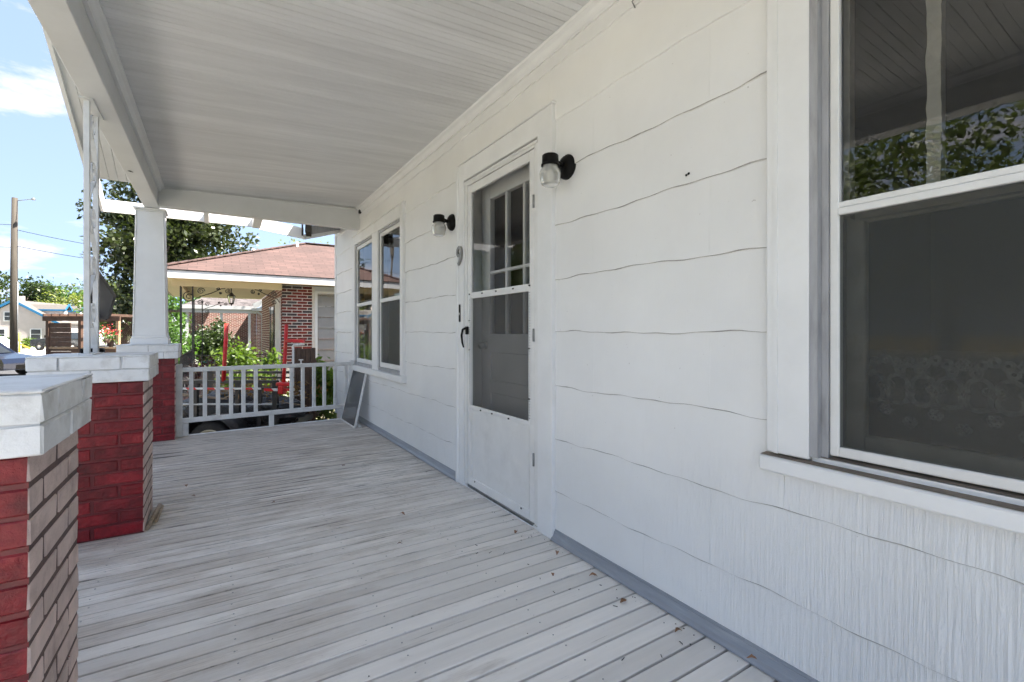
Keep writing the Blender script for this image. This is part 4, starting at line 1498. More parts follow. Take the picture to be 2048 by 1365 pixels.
def crumb(x, y, z, s):
    a = rng.uniform(0, 6.28)
    P = [(x + s * rng.uniform(.6, 1.4) * math.cos(a + q), y + s * rng.uniform(.6, 1.4) * math.sin(a + q), z) for q in (0, 2.1, 4.2)] + [(x, y, z + s * .8)]
    mb.poly(P, [(0, 2, 1), (0, 1, 3), (1, 2, 3), (2, 0, 3)])
for i in range(150):
    t = rng.random()
    if t < .5:
        crumb(W - .058 - abs(rng.gauss(0, .035)), rng.uniform(.4, 5.6), .0008, rng.uniform(.0015, .0045))
    else:
        crumb(rng.uniform(-.25, 1.4), rng.uniform(.9, 5.8), .0008, rng.uniform(.0015, .004))
for i in range(13):
    x, y = rng.uniform(1.05, 1.40), rng.uniform(1.0, 2.2)
    a = rng.uniform(0, 3.14); L = rng.uniform(.006, .02)
    mb.tube([(x, y, .0025), (x + L * math.cos(a), y + L * math.sin(a), .003)], .0014, 5)
tag(mb.build('floor_debris', MT['crumb']), 'dark crumbs and twig bits scattered on the porch boards', 'debris', kind='stuff')

# ------------------------------------------------------------------ foliage helpers
def leaf_cloud(pts, nrm_up, size, rs, fold=.25):
    n = len(pts)
    d = rs.normal(size=(n, 3)); d /= np.linalg.norm(d, axis=1)[:, None]
    up = rs.normal(size=(n, 3)) * .7 + np.array([0, 0, nrm_up]); up /= np.linalg.norm(up, axis=1)[:, None]
    s = np.cross(d, up); s /= (np.linalg.norm(s, axis=1)[:, None] + 1e-9)
    d = np.cross(up, s)
    L = size * rs.uniform(.65, 1.35, size=n)[:, None]
    v = np.empty((n, 4, 3))
    v[:, 0] = pts - d * L * .5
    v[:, 1] = pts + s * L * .28 + up * L * fold * .3
    v[:, 2] = pts + d * L * .5
    v[:, 3] = pts - s * L * .28 + up * L * fold * .3
    return v.reshape(-1, 3)

def cloud_mesh(name, V, mat):
    n = len(V) // 4
    me = bpy.data.meshes.new(name)
    me.vertices.add(len(V))
    me.vertices.foreach_set('co', V.astype(np.float32).ravel())
    me.loops.add(n * 4)
    me.loops.foreach_set('vertex_index', np.arange(n * 4, dtype=np.int32))
    me.polygons.add(n)
    me.polygons.foreach_set('loop_start', np.arange(0, n * 4, 4, dtype=np.int32))
    me.polygons.foreach_set('loop_total', np.full(n, 4, dtype=np.int32))
    me.materials.append(mat)
    me.update(calc_edges=True)
    return me

def tree(name, label, base, crown, radii, n, size, mat, seed, clumps=40, spread=.30, trunk_r=.18, cat='tree', group=None, limbs=9, up=.5, bark='bark', shell=.35, cut=None):
    rs = np.random.RandomState(seed)
    bx, by, bz = base
    root = empty(name, base)
    tag(root, label, cat, group)
    c = np.array(crown) - np.array(base)
    rad = np.array(radii)
    d = rs.normal(size=(clumps, 3)); d /= np.linalg.norm(d, axis=1)[:, None]
    rr = rs.uniform(shell, 1.0, size=clumps) ** .6
    cc = c + d * rad * rr[:, None] * .82
    wts = rs.uniform(.5, 1.5, size=clumps); wts /= wts.sum()
    idx = rs.choice(clumps, size=n, p=wts)
    cr = rad.min() * spread * rs.uniform(.7, 1.4, size=clumps)
    off = np.clip(rs.normal(size=(n, 3)), -1.7, 1.7) * .55
    pts = cc[idx] + off * cr[idx][:, None] * np.array([1.25, 1.25, .75])
    keep = pts[:, 2] > .06
    if cut is not None:
        keep &= cut(pts + np.array(base))
    V = leaf_cloud(pts[keep], up, size, rs)
    link_mesh('crown', cloud_mesh('crown', V, mat), root)
    mb = MB()
    top = c * np.array([.8, .8, 1]) + np.array([0, 0, rad[2] * .15])
    p0 = np.array([0, 0, -.05])
    ctl = [p0 + (top - p0) * t + np.array([rs.normal() * .04, rs.normal() * .04, 0]) * (1 if 0 < t else 0) * rad[0] for t in (0, .2, .4, .6, .8, 1)]
    mb.tube(ctl, [trunk_r * 1.25, trunk_r, trunk_r * .85, trunk_r * .6, trunk_r * .38, trunk_r * .12], 9)
    for i in rs.choice(clumps, size=min(limbs, clumps), replace=False):
        t = rs.uniform(.35, .8)
        a = p0 + (top - p0) * t
        b = cc[i]
        m_ = (a + b) / 2 + np.array([0, 0, -.06 * rad[2]]) + rs.normal(size=3) * .05 * rad[0]
        mb.tube([a, m_, b], [trunk_r * .38, trunk_r * .24, trunk_r * .07], 6)
    mb.build('trunk', MT[bark], root)
    return root

# ------------------------------------------------------------------ side yard: trailer and its load
tr_o = Vector((.06, 7.02, 0))
ta = math.atan2(-.530, .848)
trl = empty('utility_trailer', (tr_o.x, tr_o.y, GZ), rz=ta)
tag(trl, 'black mesh-sided utility trailer parked beside the porch end, loaded with brush', 'trailer')
z0 = -GZ                                     # local heights = world + z0
def tz(z): return z + z0
XL, XR = -1.15, .66                          # local along-trailer extent
fr = MB()
for yy in (.10, 1.55):
    fr.box(XL, XR, yy, yy + .05, tz(.415), tz(.452))
    fr.box(XL, XR, yy, yy + .05, tz(.335), tz(.362))
    fr.box(XL, XR, yy - .01, yy + .06, tz(-.235), tz(-.15))
for xx in (XL, XR - .06):
    fr.box(xx, xx + .05, .10, 1.60, tz(-.235), tz(-.15))
    for yy in (.095, 1.55):
        fr.box(xx, xx + .06, yy, yy + .06, tz(-.2), tz(.45))
for xx in (-.42, .12, .40):
    fr.box(xx, xx + .05, .105, .15, tz(-.2), tz(.42))
fr.build('frame', MT['trailer'], trl)
MB().box(XL, XR, .098, .145, tz(.138), tz(.155)).build('side_rail', MT['galv'], trl)
MB().box(XL + .02, XR - .02, .12, 1.56, tz(-.19), tz(-.16)).build('deck', MT['trailer'], trl)
def mesh_side(y_, zlo, zhi):
    mb = MB()
    dx, dz = .072, .030
    nz_ = int((zhi - zlo) / dz)
    nx = int((XR - XL) / dx)
    for r_ in range(nz_):
        za = zlo + r_ * dz
        sh_ = (r_ % 2) * dx / 2
        for q in range(nx):
            x_ = XL + q * dx + sh_
            mb.beam((x_, y_, za), (x_ + dx / 2, y_, za + dz), .004, .007)
            mb.beam((x_ + dx / 2, y_, za + dz), (x_ + dx, y_, za), .004, .007)
    return mb
tag(mesh_side(.12, tz(-.15), tz(.14)).build('mesh_panel', MT['trailer'], trl), kind='stuff')
MB().box(XL, XR - .2, .085, .0975, tz(.338), tz(.362)).build('reflective_tape', MT['tape'], trl)
MB().box(XR - .16, XR + .22, .085, .115, tz(.318), tz(.352)).build('reflective_tape', MT['tape'], trl)
# wheel
whl = empty('wheel', (0, -.12, tz(-.312)), trl)
mb = MB().lathe((0, 0, 0), [(.198, -.098), (.235, -.105), (.275, -.096), (.293, -.07), (.300, -.03), (.300, .03), (.290, .075), (.25, .10), (.198, .10)], 40, 'Y')
mb.build('tyre', MT['rubber'], whl)
mb = MB().lathe((0, 0, 0), [(.200, -.098), (.192, -.104), (.182, -.098), (.176, -.07), (.168, -.055), (.155, -.060), (.11, -.075), (.07, -.080), (.06, -.10), (.0, -.102)], 36, 'Y')
mb.build('rim', MT['rim'], whl)
for k in range(8):
    a = k * math.pi / 4
    MB().lathe((.138 * math.sin(a), -.0675, .138 * math.cos(a)), [(.0, -.006), (.020, -.006), (.022, .004)], 10, 'Y').build('rim_slot', MT['black'], whl)
fd = MB()
pts = []
for i in range(17):
    a = R(-8 + 196 * i / 16)
    pts.append((.365 * math.cos(a), .365 * math.sin(a)))
P = []
for (x, z) in pts:
    P += [(x, -.27, z), (x, .06, z), (x * .975, -.27, z * .975), (x * .975, .06, z * .975)]
F = []
for i in range(16):
    q, r_ = 4 * i, 4 * i + 4
    F += [(q, r_, r_ + 1, q + 1), (q + 2, q + 3, r_ + 3, r_ + 2), (q, q + 2, r_ + 2, r_), (q + 1, r_ + 1, r_ + 3, q + 3)]
fd.poly(P, F, 0, True)
fd.build('mudguard', MT['trailer'], trl, (0, 0, tz(-.312)), fix=True)
# upright red guide posts
for (xa, xb, za, zb_, wd) in ((-.035, .005, .44, 1.185, .048), (.735, .772, .39, 1.17, .046)):
    mb = MB()
    mb.tube([(xa, .12, tz(za)), (xa + .012, .12, tz(za + .25)), (xb, .12, tz(zb_))], wd / 2, 10)
    mb.build('guide_post', MT['red'], trl)
mb = MB().beam((.76, .12, tz(.965)), (1.0, .13, tz(.955)), .05, .04)
mb.build('guide_arm', MT['red'], trl)
mb = MB()
mb.box(.66, .84, .06, .16, tz(.385), tz(.43), ch=.01); mb.box(.69, .76, .05, .17, tz(.28), tz(.39), ch=.01)
mb.build('clamp', MT['red'], trl)
# load: tarp and cut branches
def lump(parent, name, mat, cx, cy, cz_, rx, ry, rz2, seed, n=22, m_=14, amp=.25):
    rs = np.random.RandomState(seed)
    ph = rs.uniform(0, 6, size=(6,))
    P, F = [], []
    for i in range(m_ + 1):
        th = math.pi * i / m_
        for j_ in range(n):
            a = 2 * math.pi * j_ / n
            k_ = 1 + amp * (math.sin(3 * a + ph[0] + 2 * th) * .4 + math.sin(5 * a + ph[1]) * .25 * math.sin(th) + math.sin(7 * th + ph[2] + 2 * a) * .25) + rs.uniform(-.06, .06)
            P.append((cx + rx * k_ * math.sin(th) * math.cos(a), cy + ry * k_ * math.sin(th) * math.sin(a), cz_ + rz2 * k_ * math.cos(th)))
    for i in range(m_):
        for j_ in range(n):
            F.append((i * n + j_, (i + 1) * n + j_, (i + 1) * n + (j_ + 1) % n, i * n + (j_ + 1) % n))
    mb = MB().poly(P, F)
    return mb.build(name, MT[mat], parent)
tp = empty('black_tarpaulin', (tr_o.x, tr_o.y, GZ), rz=ta)
tag(tp, 'crumpled black tarpaulin heaped in the trailer bed', 'tarpaulin')
lump(tp, 'heap', 'tarp', -.2, .7, tz(.02), .75, .42, .24, 4)
lump(tp, 'fold', 'tarp', .45, .42, tz(.0), .42, .24, .20, 9)
BR = [((-1.1, .3, .30), (-.5, .25, .235), (-.05, .22, .20), .022, 'thick pale branch lying along the trailer behind the first balusters'),
      ((-.12, .2, .33), (.1, .2, .285), (.55, .25, .25), .010, 'thin forked pale twig on the black tarpaulin'),
      ((-.1, .2, .20), (.02, .2, .26), (.10, .2, .285), .008, 'short pale twig crossing under the forked twig'),
      ((.05, .3, .05), (.6, .2, .17), (.95, .3, .10), .010, 'thin branch end poking out at the trailer tail')]
for a, b, c_, r_, lab in BR:
    mb = MB().tube([(a[0], a[1], tz(a[2])), (b[0], b[1], tz(b[2])), (c_[0], c_[1], tz(c_[2]))], [r_, r_ * .9, r_ * .5], 7)
    o = mb.build('cut_branch', MT['branch'], None, (tr_o.x, tr_o.y, GZ), (0, 0, ta))
    tag(o, lab, 'branch', 'cut branches in the trailer')
rs = np.random.RandomState(2)
pts = rs.normal(size=(700, 3)) * np.array([.38, .25, .07]) + np.array([.2, .75, tz(.24)])
o = link_mesh('brush_leaves', cloud_mesh('brush_leaves', leaf_cloud(pts, .6, .06, rs), LEAF['rust']), None, (tr_o.x, tr_o.y, GZ), (0, 0, ta))
tag(o, 'withered leaves of the brush load in the trailer', 'leaves', kind='stuff')

# brown fence end, post and white stand pipe
fe = empty('fence_panel', (1.15, 7.80, GZ), rz=ta)
tag(fe, 'short dark brown board fence end between trailer and shrub', 'fence')
for i, xx in enumerate((-.19, -.118, -.046, .026, .098)):
    MB().box(xx, xx + .068, 0, .02, .25, 1.545 + .01 * math.sin(i * 2), ch=.003).build('board', MT['fencewood'], fe)
MB().box(-.19, .17, .021, .06, 1.3, 1.37).build('cross_rail', MT['fencewood'], fe)
MB().box(.02, .12, -.10, -.002, 0, 1.32, ch=.006).build('post', MT['fencewood'], fe)
pp = empty('stand_pipe', (.985, 7.70, GZ), rz=ta)
tag(pp, 'thin white stand pipe with tap fittings beside the brown fence', 'pipe')
MB().tube([(0, 0, 0), (0, 0, 1.60)], .014, 10).build('riser', MT['pvc'], pp)
for z in (1.31, 1.60, .85):
    mb = MB().tube([(0, 0, z), (.17, -.01, z + .01)], .012, 8)
    mb.tube([(.12, -.01, z), (.12, -.01, z + .07)], .011, 8); mb.box(.09, .15, -.02, 0, z + .065, z + .08)
    mb.build('tap', MT['pvc'], pp)

def shrub(name, label, base, rad, n, size, mat, seed, clumps=14, group=None, stems=6, up=.6, zc=None):
    rs = np.random.RandomState(seed)
    root = empty(name, base)
    tag(root, label, 'shrub', group)
    c = np.array([0, 0, rad[2] if zc is None else zc])
    d = rs.normal(size=(clumps, 3)); d /= np.linalg.norm(d, axis=1)[:, None]
    cc = c + d * np.array(rad) * (rs.uniform(.3, 1, size=clumps) ** .6)[:, None] * .85
    idx = rs.randint(clumps, size=n)
    pts = cc[idx] + rs.normal(size=(n, 3)) * min(rad) * .24
    pts = pts[pts[:, 2] > .02]
    link_mesh('foliage', cloud_mesh('foliage', leaf_cloud(pts, up, size, rs), mat), root)
    mb = MB()
    for i in range(stems):
        p = cc[i % clumps]
        mb.tube([(rs.normal() * .03, rs.normal() * .03, 0), p * np.array([.45, .45, .55]), p], [.014, .010, .004], 5)
    mb.build('stems', MT['bark'], root)
    return root
shrub('leafy_shrub', 'bright green leafy shrub filling the gap by the house corner', (1.50, 8.05, GZ), (.28, .35, .82), 2600, .085, LEAF['bright'], 3, 26)
shrub('leafy_shrub', 'low bright green shrub rising behind the brown fence end', (.78, 8.9, GZ), (.30, .3, .75), 900, .08, LEAF['bright'], 5, 14)
shrub('potted_shrub', 'airy yellow-green shrub between the two red posts', (.42, 10.2, GZ), (.50, .40, .95), 1500, .085, LEAF['bright'], 8, 16)
shrub('purple_shrub', 'dull purple round shrub behind the neighbour railing', (-.10, 12.7, -.25), (.48, .4, .42), 1400, .06, LEAF['purple'], 12, 14)
shrub('leafy_shrub', 'shaded green shrub under the middle of the railing', (.25, 8.6, GZ), (.45, .3, .42), 900, .07, LEAF['mid'], 15, 12)

# ------------------------------------------------------------------ the brick neighbour
nb = empty('brick_house', (2, 14, GZ))
tag(nb, 'brick bungalow next door with red-brown hip roof and cream porch ceiling', 'house')
def nbb(mb, name, mats, parent=None, fix=False):
    p = parent or nb
    o = mb.build(name, mats, None, fix=fix)
    o.parent = p
    o.matrix_parent_inverse = (p.matrix_basis if p is nb else p.matrix_basis).inverted() if p is nb else (nb.matrix_basis @ nb.matrix_basis.inverted() @ p.matrix_basis).inverted()
    return o
EX, EY, EZ = -1.02, 11.0, 2.10
rf = MB()
pk = (2.08, 14.07, 3.50)
rf.poly([(EX, EY, EZ + .165), (9.5, EY, EZ + .165), (9.5, pk[1], pk[2] + .02), pk, (EX, 2 * pk[1] - EY, EZ + .165), (9.5, 2 * pk[1] - EY, EZ + .165)],
        [(0, 1, 2, 3), (0, 3, 4), (3, 2, 5, 4)])
nbb(rf, 'roof', MT['nroof'])
hc = MB()
n_hc = 16
for i in range(n_hc):
    a = Vector((EX, EY, EZ + .165)).lerp(Vector(pk), i / n_hc)
    b = Vector((EX, EY, EZ + .165)).lerp(Vector(pk), (i + 1.06) / n_hc)
    hc.beam(a + Vector((0, 0, .012)), b + Vector((0, 0, .022)), .17, .02)
nbb(hc, 'hip_cap', MT['nroof'])
rc = MB().beam(Vector(pk) + Vector((0, 0, .015)), (9.5, pk[1], pk[2] + .03), .2, .02)
nbb(rc, 'ridge_cap', MT['nroof'])
nbb(MB().lathe((1.85, 13.7, 3.3), [(.035, -.2), (.035, .16), (.0, .16)], 10), 'vent_pipe', MT['pvc'])
fa = MB()
fa.box(EX - .01, 9.5, EY - .02, EY, EZ, EZ + .145)
fa.box(EX - .03, EX - .0101, EY - .02, 17.15, EZ, EZ + .145)
nbb(fa, 'fascia', MT['nwhite'])
dr = MB().box(EX - .03, 9.5, EY - .035, EY + .01, EZ + .146, EZ + .162)
nbb(dr, 'drip_edge', MT['black'])
ce = MB()
ce.box(EX, 9.5, EY + .001, EY + .42, EZ + .02, EZ + .04)
ce.box(EX, 1.24, EY + .42, 17.1, EZ + .02, EZ + .04)
ce.box(EX + .30, EX + .46, EY + .43, 17.1, EZ - .11, EZ + .019)
ce.box(EX + .46, 1.24, EY + .43, EY + .56, EZ - .11, EZ + .019)
nbb(ce, 'porch_ceiling', MT['ncream'])
# front and side walls
wl_ = MB()
wl_.box(1.262, 1.40, 11.62, 17.0, GZ, EZ + .02)
nbb(wl_, 'front_wall', MT['nbrick_y'])
wl_ = MB()
wl_.box(1.262, 1.93, 11.612, 11.75, GZ, EZ + .02)
nbb(wl_, 'side_wall', MT['nmortar'])
wl_ = MB().box(2.62, 9.2, 11.60, 11.75, GZ, EZ + .02)
nbb(wl_, 'side_wall', MT['nbrick_x'])
# bricks of the side wall, one by one
bw, bh = .2127, .0677
bmesh_n = [MB().box(0, bw - .018, 0, .03, 0, bh - .018, ch=.003).mesh('brick', m__) for m__ in (MT['nbrick'], MT['nbrick'], MT['nbrick_dark'])]
hmesh = [MB().box(0, bw / 2 - .018, 0, .03, 0, bh - .018, ch=.003).mesh('brick', m__) for m__ in (MT['nbrick'], MT['nbrick_dark'])]
z = 2.05
row = 0
while z > .30:
    x = 1.255
    if row % 2:
        o = link_mesh('brick', hmesh[rng.randrange(2)], nb, Vector((x, 11.597, z)) - nb.location); x += bw / 2
    while x + bw < 1.94:
        o = link_mesh('brick', bmesh_n[rng.choice((0, 0, 1, 2))], nb, Vector((x, 11.597, z)) - nb.location); x += bw
    if 1.93 - x > .09:
        o = link_mesh('brick', hmesh[rng.randrange(2)], nb, Vector((x, 11.597, z)) - nb.location)
    z -= bh
    row += 1
wd = MB()
wd.box(1.93, 1.99, 11.57, 11.66, -.1, 2.02); wd.box(2.56, 2.62, 11.57, 11.66, -.1, 2.02); wd.box(1.99, 2.56, 11.575, 11.66, 1.96, 2.02)
wd.box(1.93, 2.62, 11.60, 11.70, GZ, -.1); wd.box(1.93, 2.62, 11.605, 11.70, 2.02, EZ + .02)
nbb(wd, 'window_casing', MT['nwhite'])
z = -.08
while z < 1.95:
    nbb(MB().poly([(1.995, 11.60, z), (2.555, 11.60, z), (2.555, 11.635, z + .245), (1.995, 11.635, z + .245), (1.995, 11.62, z), (2.555, 11.62, z), (2.555, 11.645, z + .245), (1.995, 11.645, z + .245)],
                  [(0, 1, 2, 3), (4, 7, 6, 5), (0, 4, 5, 1), (3, 2, 6, 7)]), 'window_slat', MT['louver'])
    z += .25
# front door trim and window
dt = MB()
dt.box(1.235, 1.262, 11.86, 12.85, -.3, 1.86); nbb(dt, 'front_door', MT['nwhite'])
dt = MB(); dt.box(1.225, 1.262, 14.0, 14.12, .35, 1.75); dt.box(1.235, 1.262, 13.2, 14.0, .35, 1.72)
nbb(dt, 'front_window', MT['darkglass'])
fl = MB().box(-.85, 1.26, 11.35, 17.2, GZ, -.32)
nbb(fl, 'porch_slab', MT['paver'])
# iron posts with scroll brackets
def n_post(px_, py_, panels, label=None):
    mb = MB()
    for (ax, ay) in panels:
        mb.box(px_ + ax - .013, px_ + ax + .013, py_ + ay - .013, py_ + ay + .013, -.32, EZ - .11)
    nbb(mb, 'iron_post', MT['iron'])
n_post(-.58, 11.50, [(0, 0), (.20, 0), (0, .22)])
n_post(-.52, 16.8, [(0, 0), (.2, 0)])
orn = MB()
for k in range(3):
    scroll(-.48, .55 - k * .22, .075, 1.5, 0, 1 if k % 2 else -1, orn, x=11.50, rad=.011, plane='XZ')
for k in range(7):
    orn.beam((-.57, 11.5, -.2 + k * .12), (-.39, 11.5, -.14 + k * .12), .012, .012)
nbb(orn, 'post_scrolls', MT['iron'])
def bracket(x, y, z, s, dirx):
    mb = MB()
    pts = [(x + dirx * s * a, y, z + s * b) for a, b in ((0, -.62), (.12, -.45), (.35, -.34), (.62, -.24), (.85, -.12), (1.05, .0), (1.2, .02))]
    mb.tube(pts, .009, 6)
    for (a, b, r_, t0, sg) in ((.28, -.14, .15, 0, 1), (.25, -.62, .12, 1.2, -1), (1.28, -.10, .11, 1.6, -1), (.93, .0, .07, 3, 1), (1.02, -.2, .05, 2, 1)):
        scroll(x + dirx * s * a, z + s * b, s * r_, 1.7, t0, sg * dirx, mb, x=y, rad=.008, plane='XZ', taper=.2)
    return mb
nbb(bracket(-.37, 11.50, EZ - .13, .46, 1), 'scroll_bracket', MT['iron'])
nbb(bracket(1.20, 11.50, EZ - .13, .40, -1), 'scroll_bracket', MT['iron'])
nbb(bracket(-.32, 16.8, EZ - .13, .46, 1), 'scroll_bracket', MT['iron'])
mb = MB()
for k in range(2):
    scroll(-.44, EZ - .32, .11, 1.6, 1.5, 1, mb, x=11.5, rad=.009, plane='XZ')
nbb(mb, 'post_scrolls', MT['iron'])
# iron railing round the neighbour porch
def iron_rail(name, a, b, zlo, zhi, label, n):
    root = empty(name, ((a[0] + b[0]) / 2, (a[1] + b[1]) / 2, zlo))
    tag(root, label, 'railing', 'black iron railings next door')
    a, b = Vector((*a, 0)) - Vector((root.location.x, root.location.y, 0)), Vector((*b, 0)) - Vector((root.location.x, root.location.y, 0))
    h = zhi - zlo
    MB().beam(a + Vector((0, 0, h)), b + Vector((0, 0, h)), .035, .018).build('top_rail', MT['iron'], root)
    MB().beam(a + Vector((0, 0, .09)), b + Vector((0, 0, .09)), .03, .015).build('bottom_rail', MT['iron'], root)
    for i in range(n + 1):
        p = a.lerp(b, i / n)
        MB().box(p.x - .007, p.x + .007, p.y - .007, p.y + .007, 0, h).build('picket', MT['iron'], root)
iron_rail('iron_railing', (-.35, 11.5), (1.15, 11.5), -.32, .60, 'black iron picket railing along the near side of the brick neighbour porch', 13)
iron_rail('iron_railing', (-.58, 11.75), (-.54, 16.7), -.32, .58, 'black iron picket railing along the street side of the neighbour porch', 30)
# lantern
ln = empty('hanging_lantern', (.30, 11.95, EZ + .015))
tag(ln, 'black hanging lantern under the cream porch ceiling next door', 'lantern')
mb = MB().lathe((0, 0, 0), [(.0, 0), (.055, 0), (.055, -.018), (.012, -.03), (.009, -.19), (.0, -.19)], 12)
mb.build('stem', MT['iron'], ln)
mb = MB().lathe((0, 0, -.18), [(.0, .0), (.02, -.005), (.05, -.05), (.085, -.075), (.085, -.085), (.0, -.085)], 6, smooth=False)
mb.build('lantern_cap', MT['iron'], ln)
mb = MB().lathe((0, 0, -.265), [(.07, 0), (.042, -.15)], 6, smooth=False)
mb.build('lantern_glass', MT['glass_in'], ln)
mb = MB()
for k in range(6):
    a = k * math.pi / 3
    mb.tube([(.07 * math.cos(a), .07 * math.sin(a), -.265), (.042 * math.cos(a), .042 * math.sin(a), -.415)], .006, 5)
mb.lathe((0, 0, -.415), [(.05, .005), (.045, -.015), (.012, -.03), (.006, -.06), (.0, -.065)], 6)
mb.build('lantern_cage', MT['iron'], ln)

# patio things: two stools, a table, an iron chair
def stool(name, loc, h, r_, label, cat, top='iron'):
    root = empty(name, loc)
    tag(root, label, cat)
    MB().lathe((0, 0, 0), [(.0, h), (r_, h), (r_ + .008, h - .012), (r_, h - .03), (.0, h - .03)], 20).build('seat_top', MT[top], root)
    for k in range(4):
        a = k * math.pi / 2 + .5
        MB().tube([(r_ * .75 * math.cos(a), r_ * .75 * math.sin(a), h - .03), (r_ * 1.15 * math.cos(a), r_ * 1.15 * math.sin(a), 0)], .011, 6).build('leg', MT['iron'], root)
    mb = MB()
    mb.tube([(r_ * math.cos(a) , r_ * math.sin(a), h * .35) for a in [i * math.pi / 8 for i in range(17)]], .008, 5)
    mb.build('foot_ring', MT['iron'], root)
stool('bar_stool', (-.18, 10.3, GZ + .01), .92, .17, 'black round-topped bar stool seen over the far railing', 'stool')
stool('patio_table', (.08, 13.6, -.32), .70, .34, 'round green-topped patio table deep in the neighbour porch', 'table', 'teal')
def iron_chair(loc, rz, label):
    root = empty('iron_chair', loc, rz=rz)
    tag(root, label, 'chair', 'black iron patio chairs')
    MB().box(-.22, .22, -.21, .21, .43, .455, ch=.01).build('seat', MT['iron'], root)
    for sx in (-.2, .2):
        for sy in (-.19, .19):
            MB().tube([(sx, sy, .43), (sx * 1.1, sy * 1.15, 0)], .012, 6).build('leg', MT['iron'], root)
    mb = MB()
    arc = [(.22 * math.cos(a), .21, .45 + .5 * math.sin(a) ** .6 if math.sin(a) > 0 else .45) for a in [math.pi * i / 14 for i in range(15)]]
    mb.tube(arc, .012, 6)
    for k in range(-3, 4):
        mb.tube([(k * .055, .21, .45), (k * .06, .21, .88 - abs(k) * .03)], .006, 5)
    scroll(0, .70, .09, 1.5, 0, 1, mb, x=.21, rad=.007, plane='XZ')
    mb.build('backrest', MT['iron'], root)
    for sx in (-.23, .23):
        MB().tube([(sx, .2, .66), (sx, 0, .67), (sx, -.18, .62), (sx, -.2, .44)], .010, 6).build('armrest', MT['iron'], root)
iron_chair((-.38, 10.35, GZ + .01), R(160), 'black iron chair by the bar stool at the neighbour patio edge')
iron_chair((.75, 12.3, -.32), R(70), 'black iron armchair against the neighbour front wall')
iron_chair((.35, 12.9, -.32), R(120), 'black iron armchair in the middle of the neighbour porch')
g = MB().box(-1.1, 1.2, 9.6, 11.3, GZ - .05, GZ + .012)
tag(g.build('patio_paving', MT['paver']), kind='structure')

# ------------------------------------------------------------------ second neighbour, further up the street
n2 = empty('grey_roof_house', (2, 29, GZ))
tag(n2, 'farther brick house with mottled grey roof and white gutter, seen through the porch', 'house')
def n2b(mb, name, mats, fix=False):
    o = mb.build(name, mats, None, fix=fix)
    o.parent = n2; o.matrix_parent_inverse = n2.matrix_basis.inverted()
    return o
ex, ey, ez = -1.28, 26.0, 2.10
rf = MB().poly([(ex, ey, ez + .2), (1.7, ey, ez + .2), (3.2, 29.5, 3.7), (1.2, 29.5, 3.7), (ex, 33, ez + .2)], [(0, 1, 2, 3), (0, 3, 4)])
n2b(rf, 'roof', MT['nroof2'])
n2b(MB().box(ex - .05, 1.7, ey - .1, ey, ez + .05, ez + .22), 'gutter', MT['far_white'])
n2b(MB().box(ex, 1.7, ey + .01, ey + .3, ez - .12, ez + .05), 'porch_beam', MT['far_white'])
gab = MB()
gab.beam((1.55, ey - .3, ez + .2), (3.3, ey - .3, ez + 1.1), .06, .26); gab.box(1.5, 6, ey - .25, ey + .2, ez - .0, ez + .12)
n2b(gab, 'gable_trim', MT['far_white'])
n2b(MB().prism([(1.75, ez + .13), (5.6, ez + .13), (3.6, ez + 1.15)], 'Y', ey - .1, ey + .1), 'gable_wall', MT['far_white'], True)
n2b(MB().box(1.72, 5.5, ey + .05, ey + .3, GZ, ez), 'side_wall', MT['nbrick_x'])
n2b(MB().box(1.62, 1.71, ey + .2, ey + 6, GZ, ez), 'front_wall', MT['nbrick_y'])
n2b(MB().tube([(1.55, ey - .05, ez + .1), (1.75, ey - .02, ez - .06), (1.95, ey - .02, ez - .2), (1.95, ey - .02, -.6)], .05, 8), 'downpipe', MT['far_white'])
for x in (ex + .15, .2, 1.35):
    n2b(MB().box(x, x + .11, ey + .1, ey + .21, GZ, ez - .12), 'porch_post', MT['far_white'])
n2b(MB().box(ex, 1.6, ey + .1, ey + 5, GZ, -.2), 'porch_slab', MT['concrete'])
n2b(MB().box(ex, 1.6, ey + 5, ey + 5.2, GZ, ez + .1), 'porch_end_wall', MT['nbrick_x'])
shrub('dark_shrub', 'dark ivy-like shrub in front of the farther porch', (-.15, 23.6, GZ), (.85, .6, 1.25), 7000, .12, LEAF['dark'], 31, 40)
shrub('leafy_shrub', 'sunlit green shrub between the neighbour posts and the farther porch', (-1.15, 21.6, GZ), (.7, .8, 1.2), 2400, .12, LEAF['mid'], 33, 22)
shrub('leafy_shrub', 'pale green shrub at the foot of the big dark tree', (-2.3, 19.4, GZ), (.6, .6, .55), 1300, .10, LEAF['bright'], 35, 14)

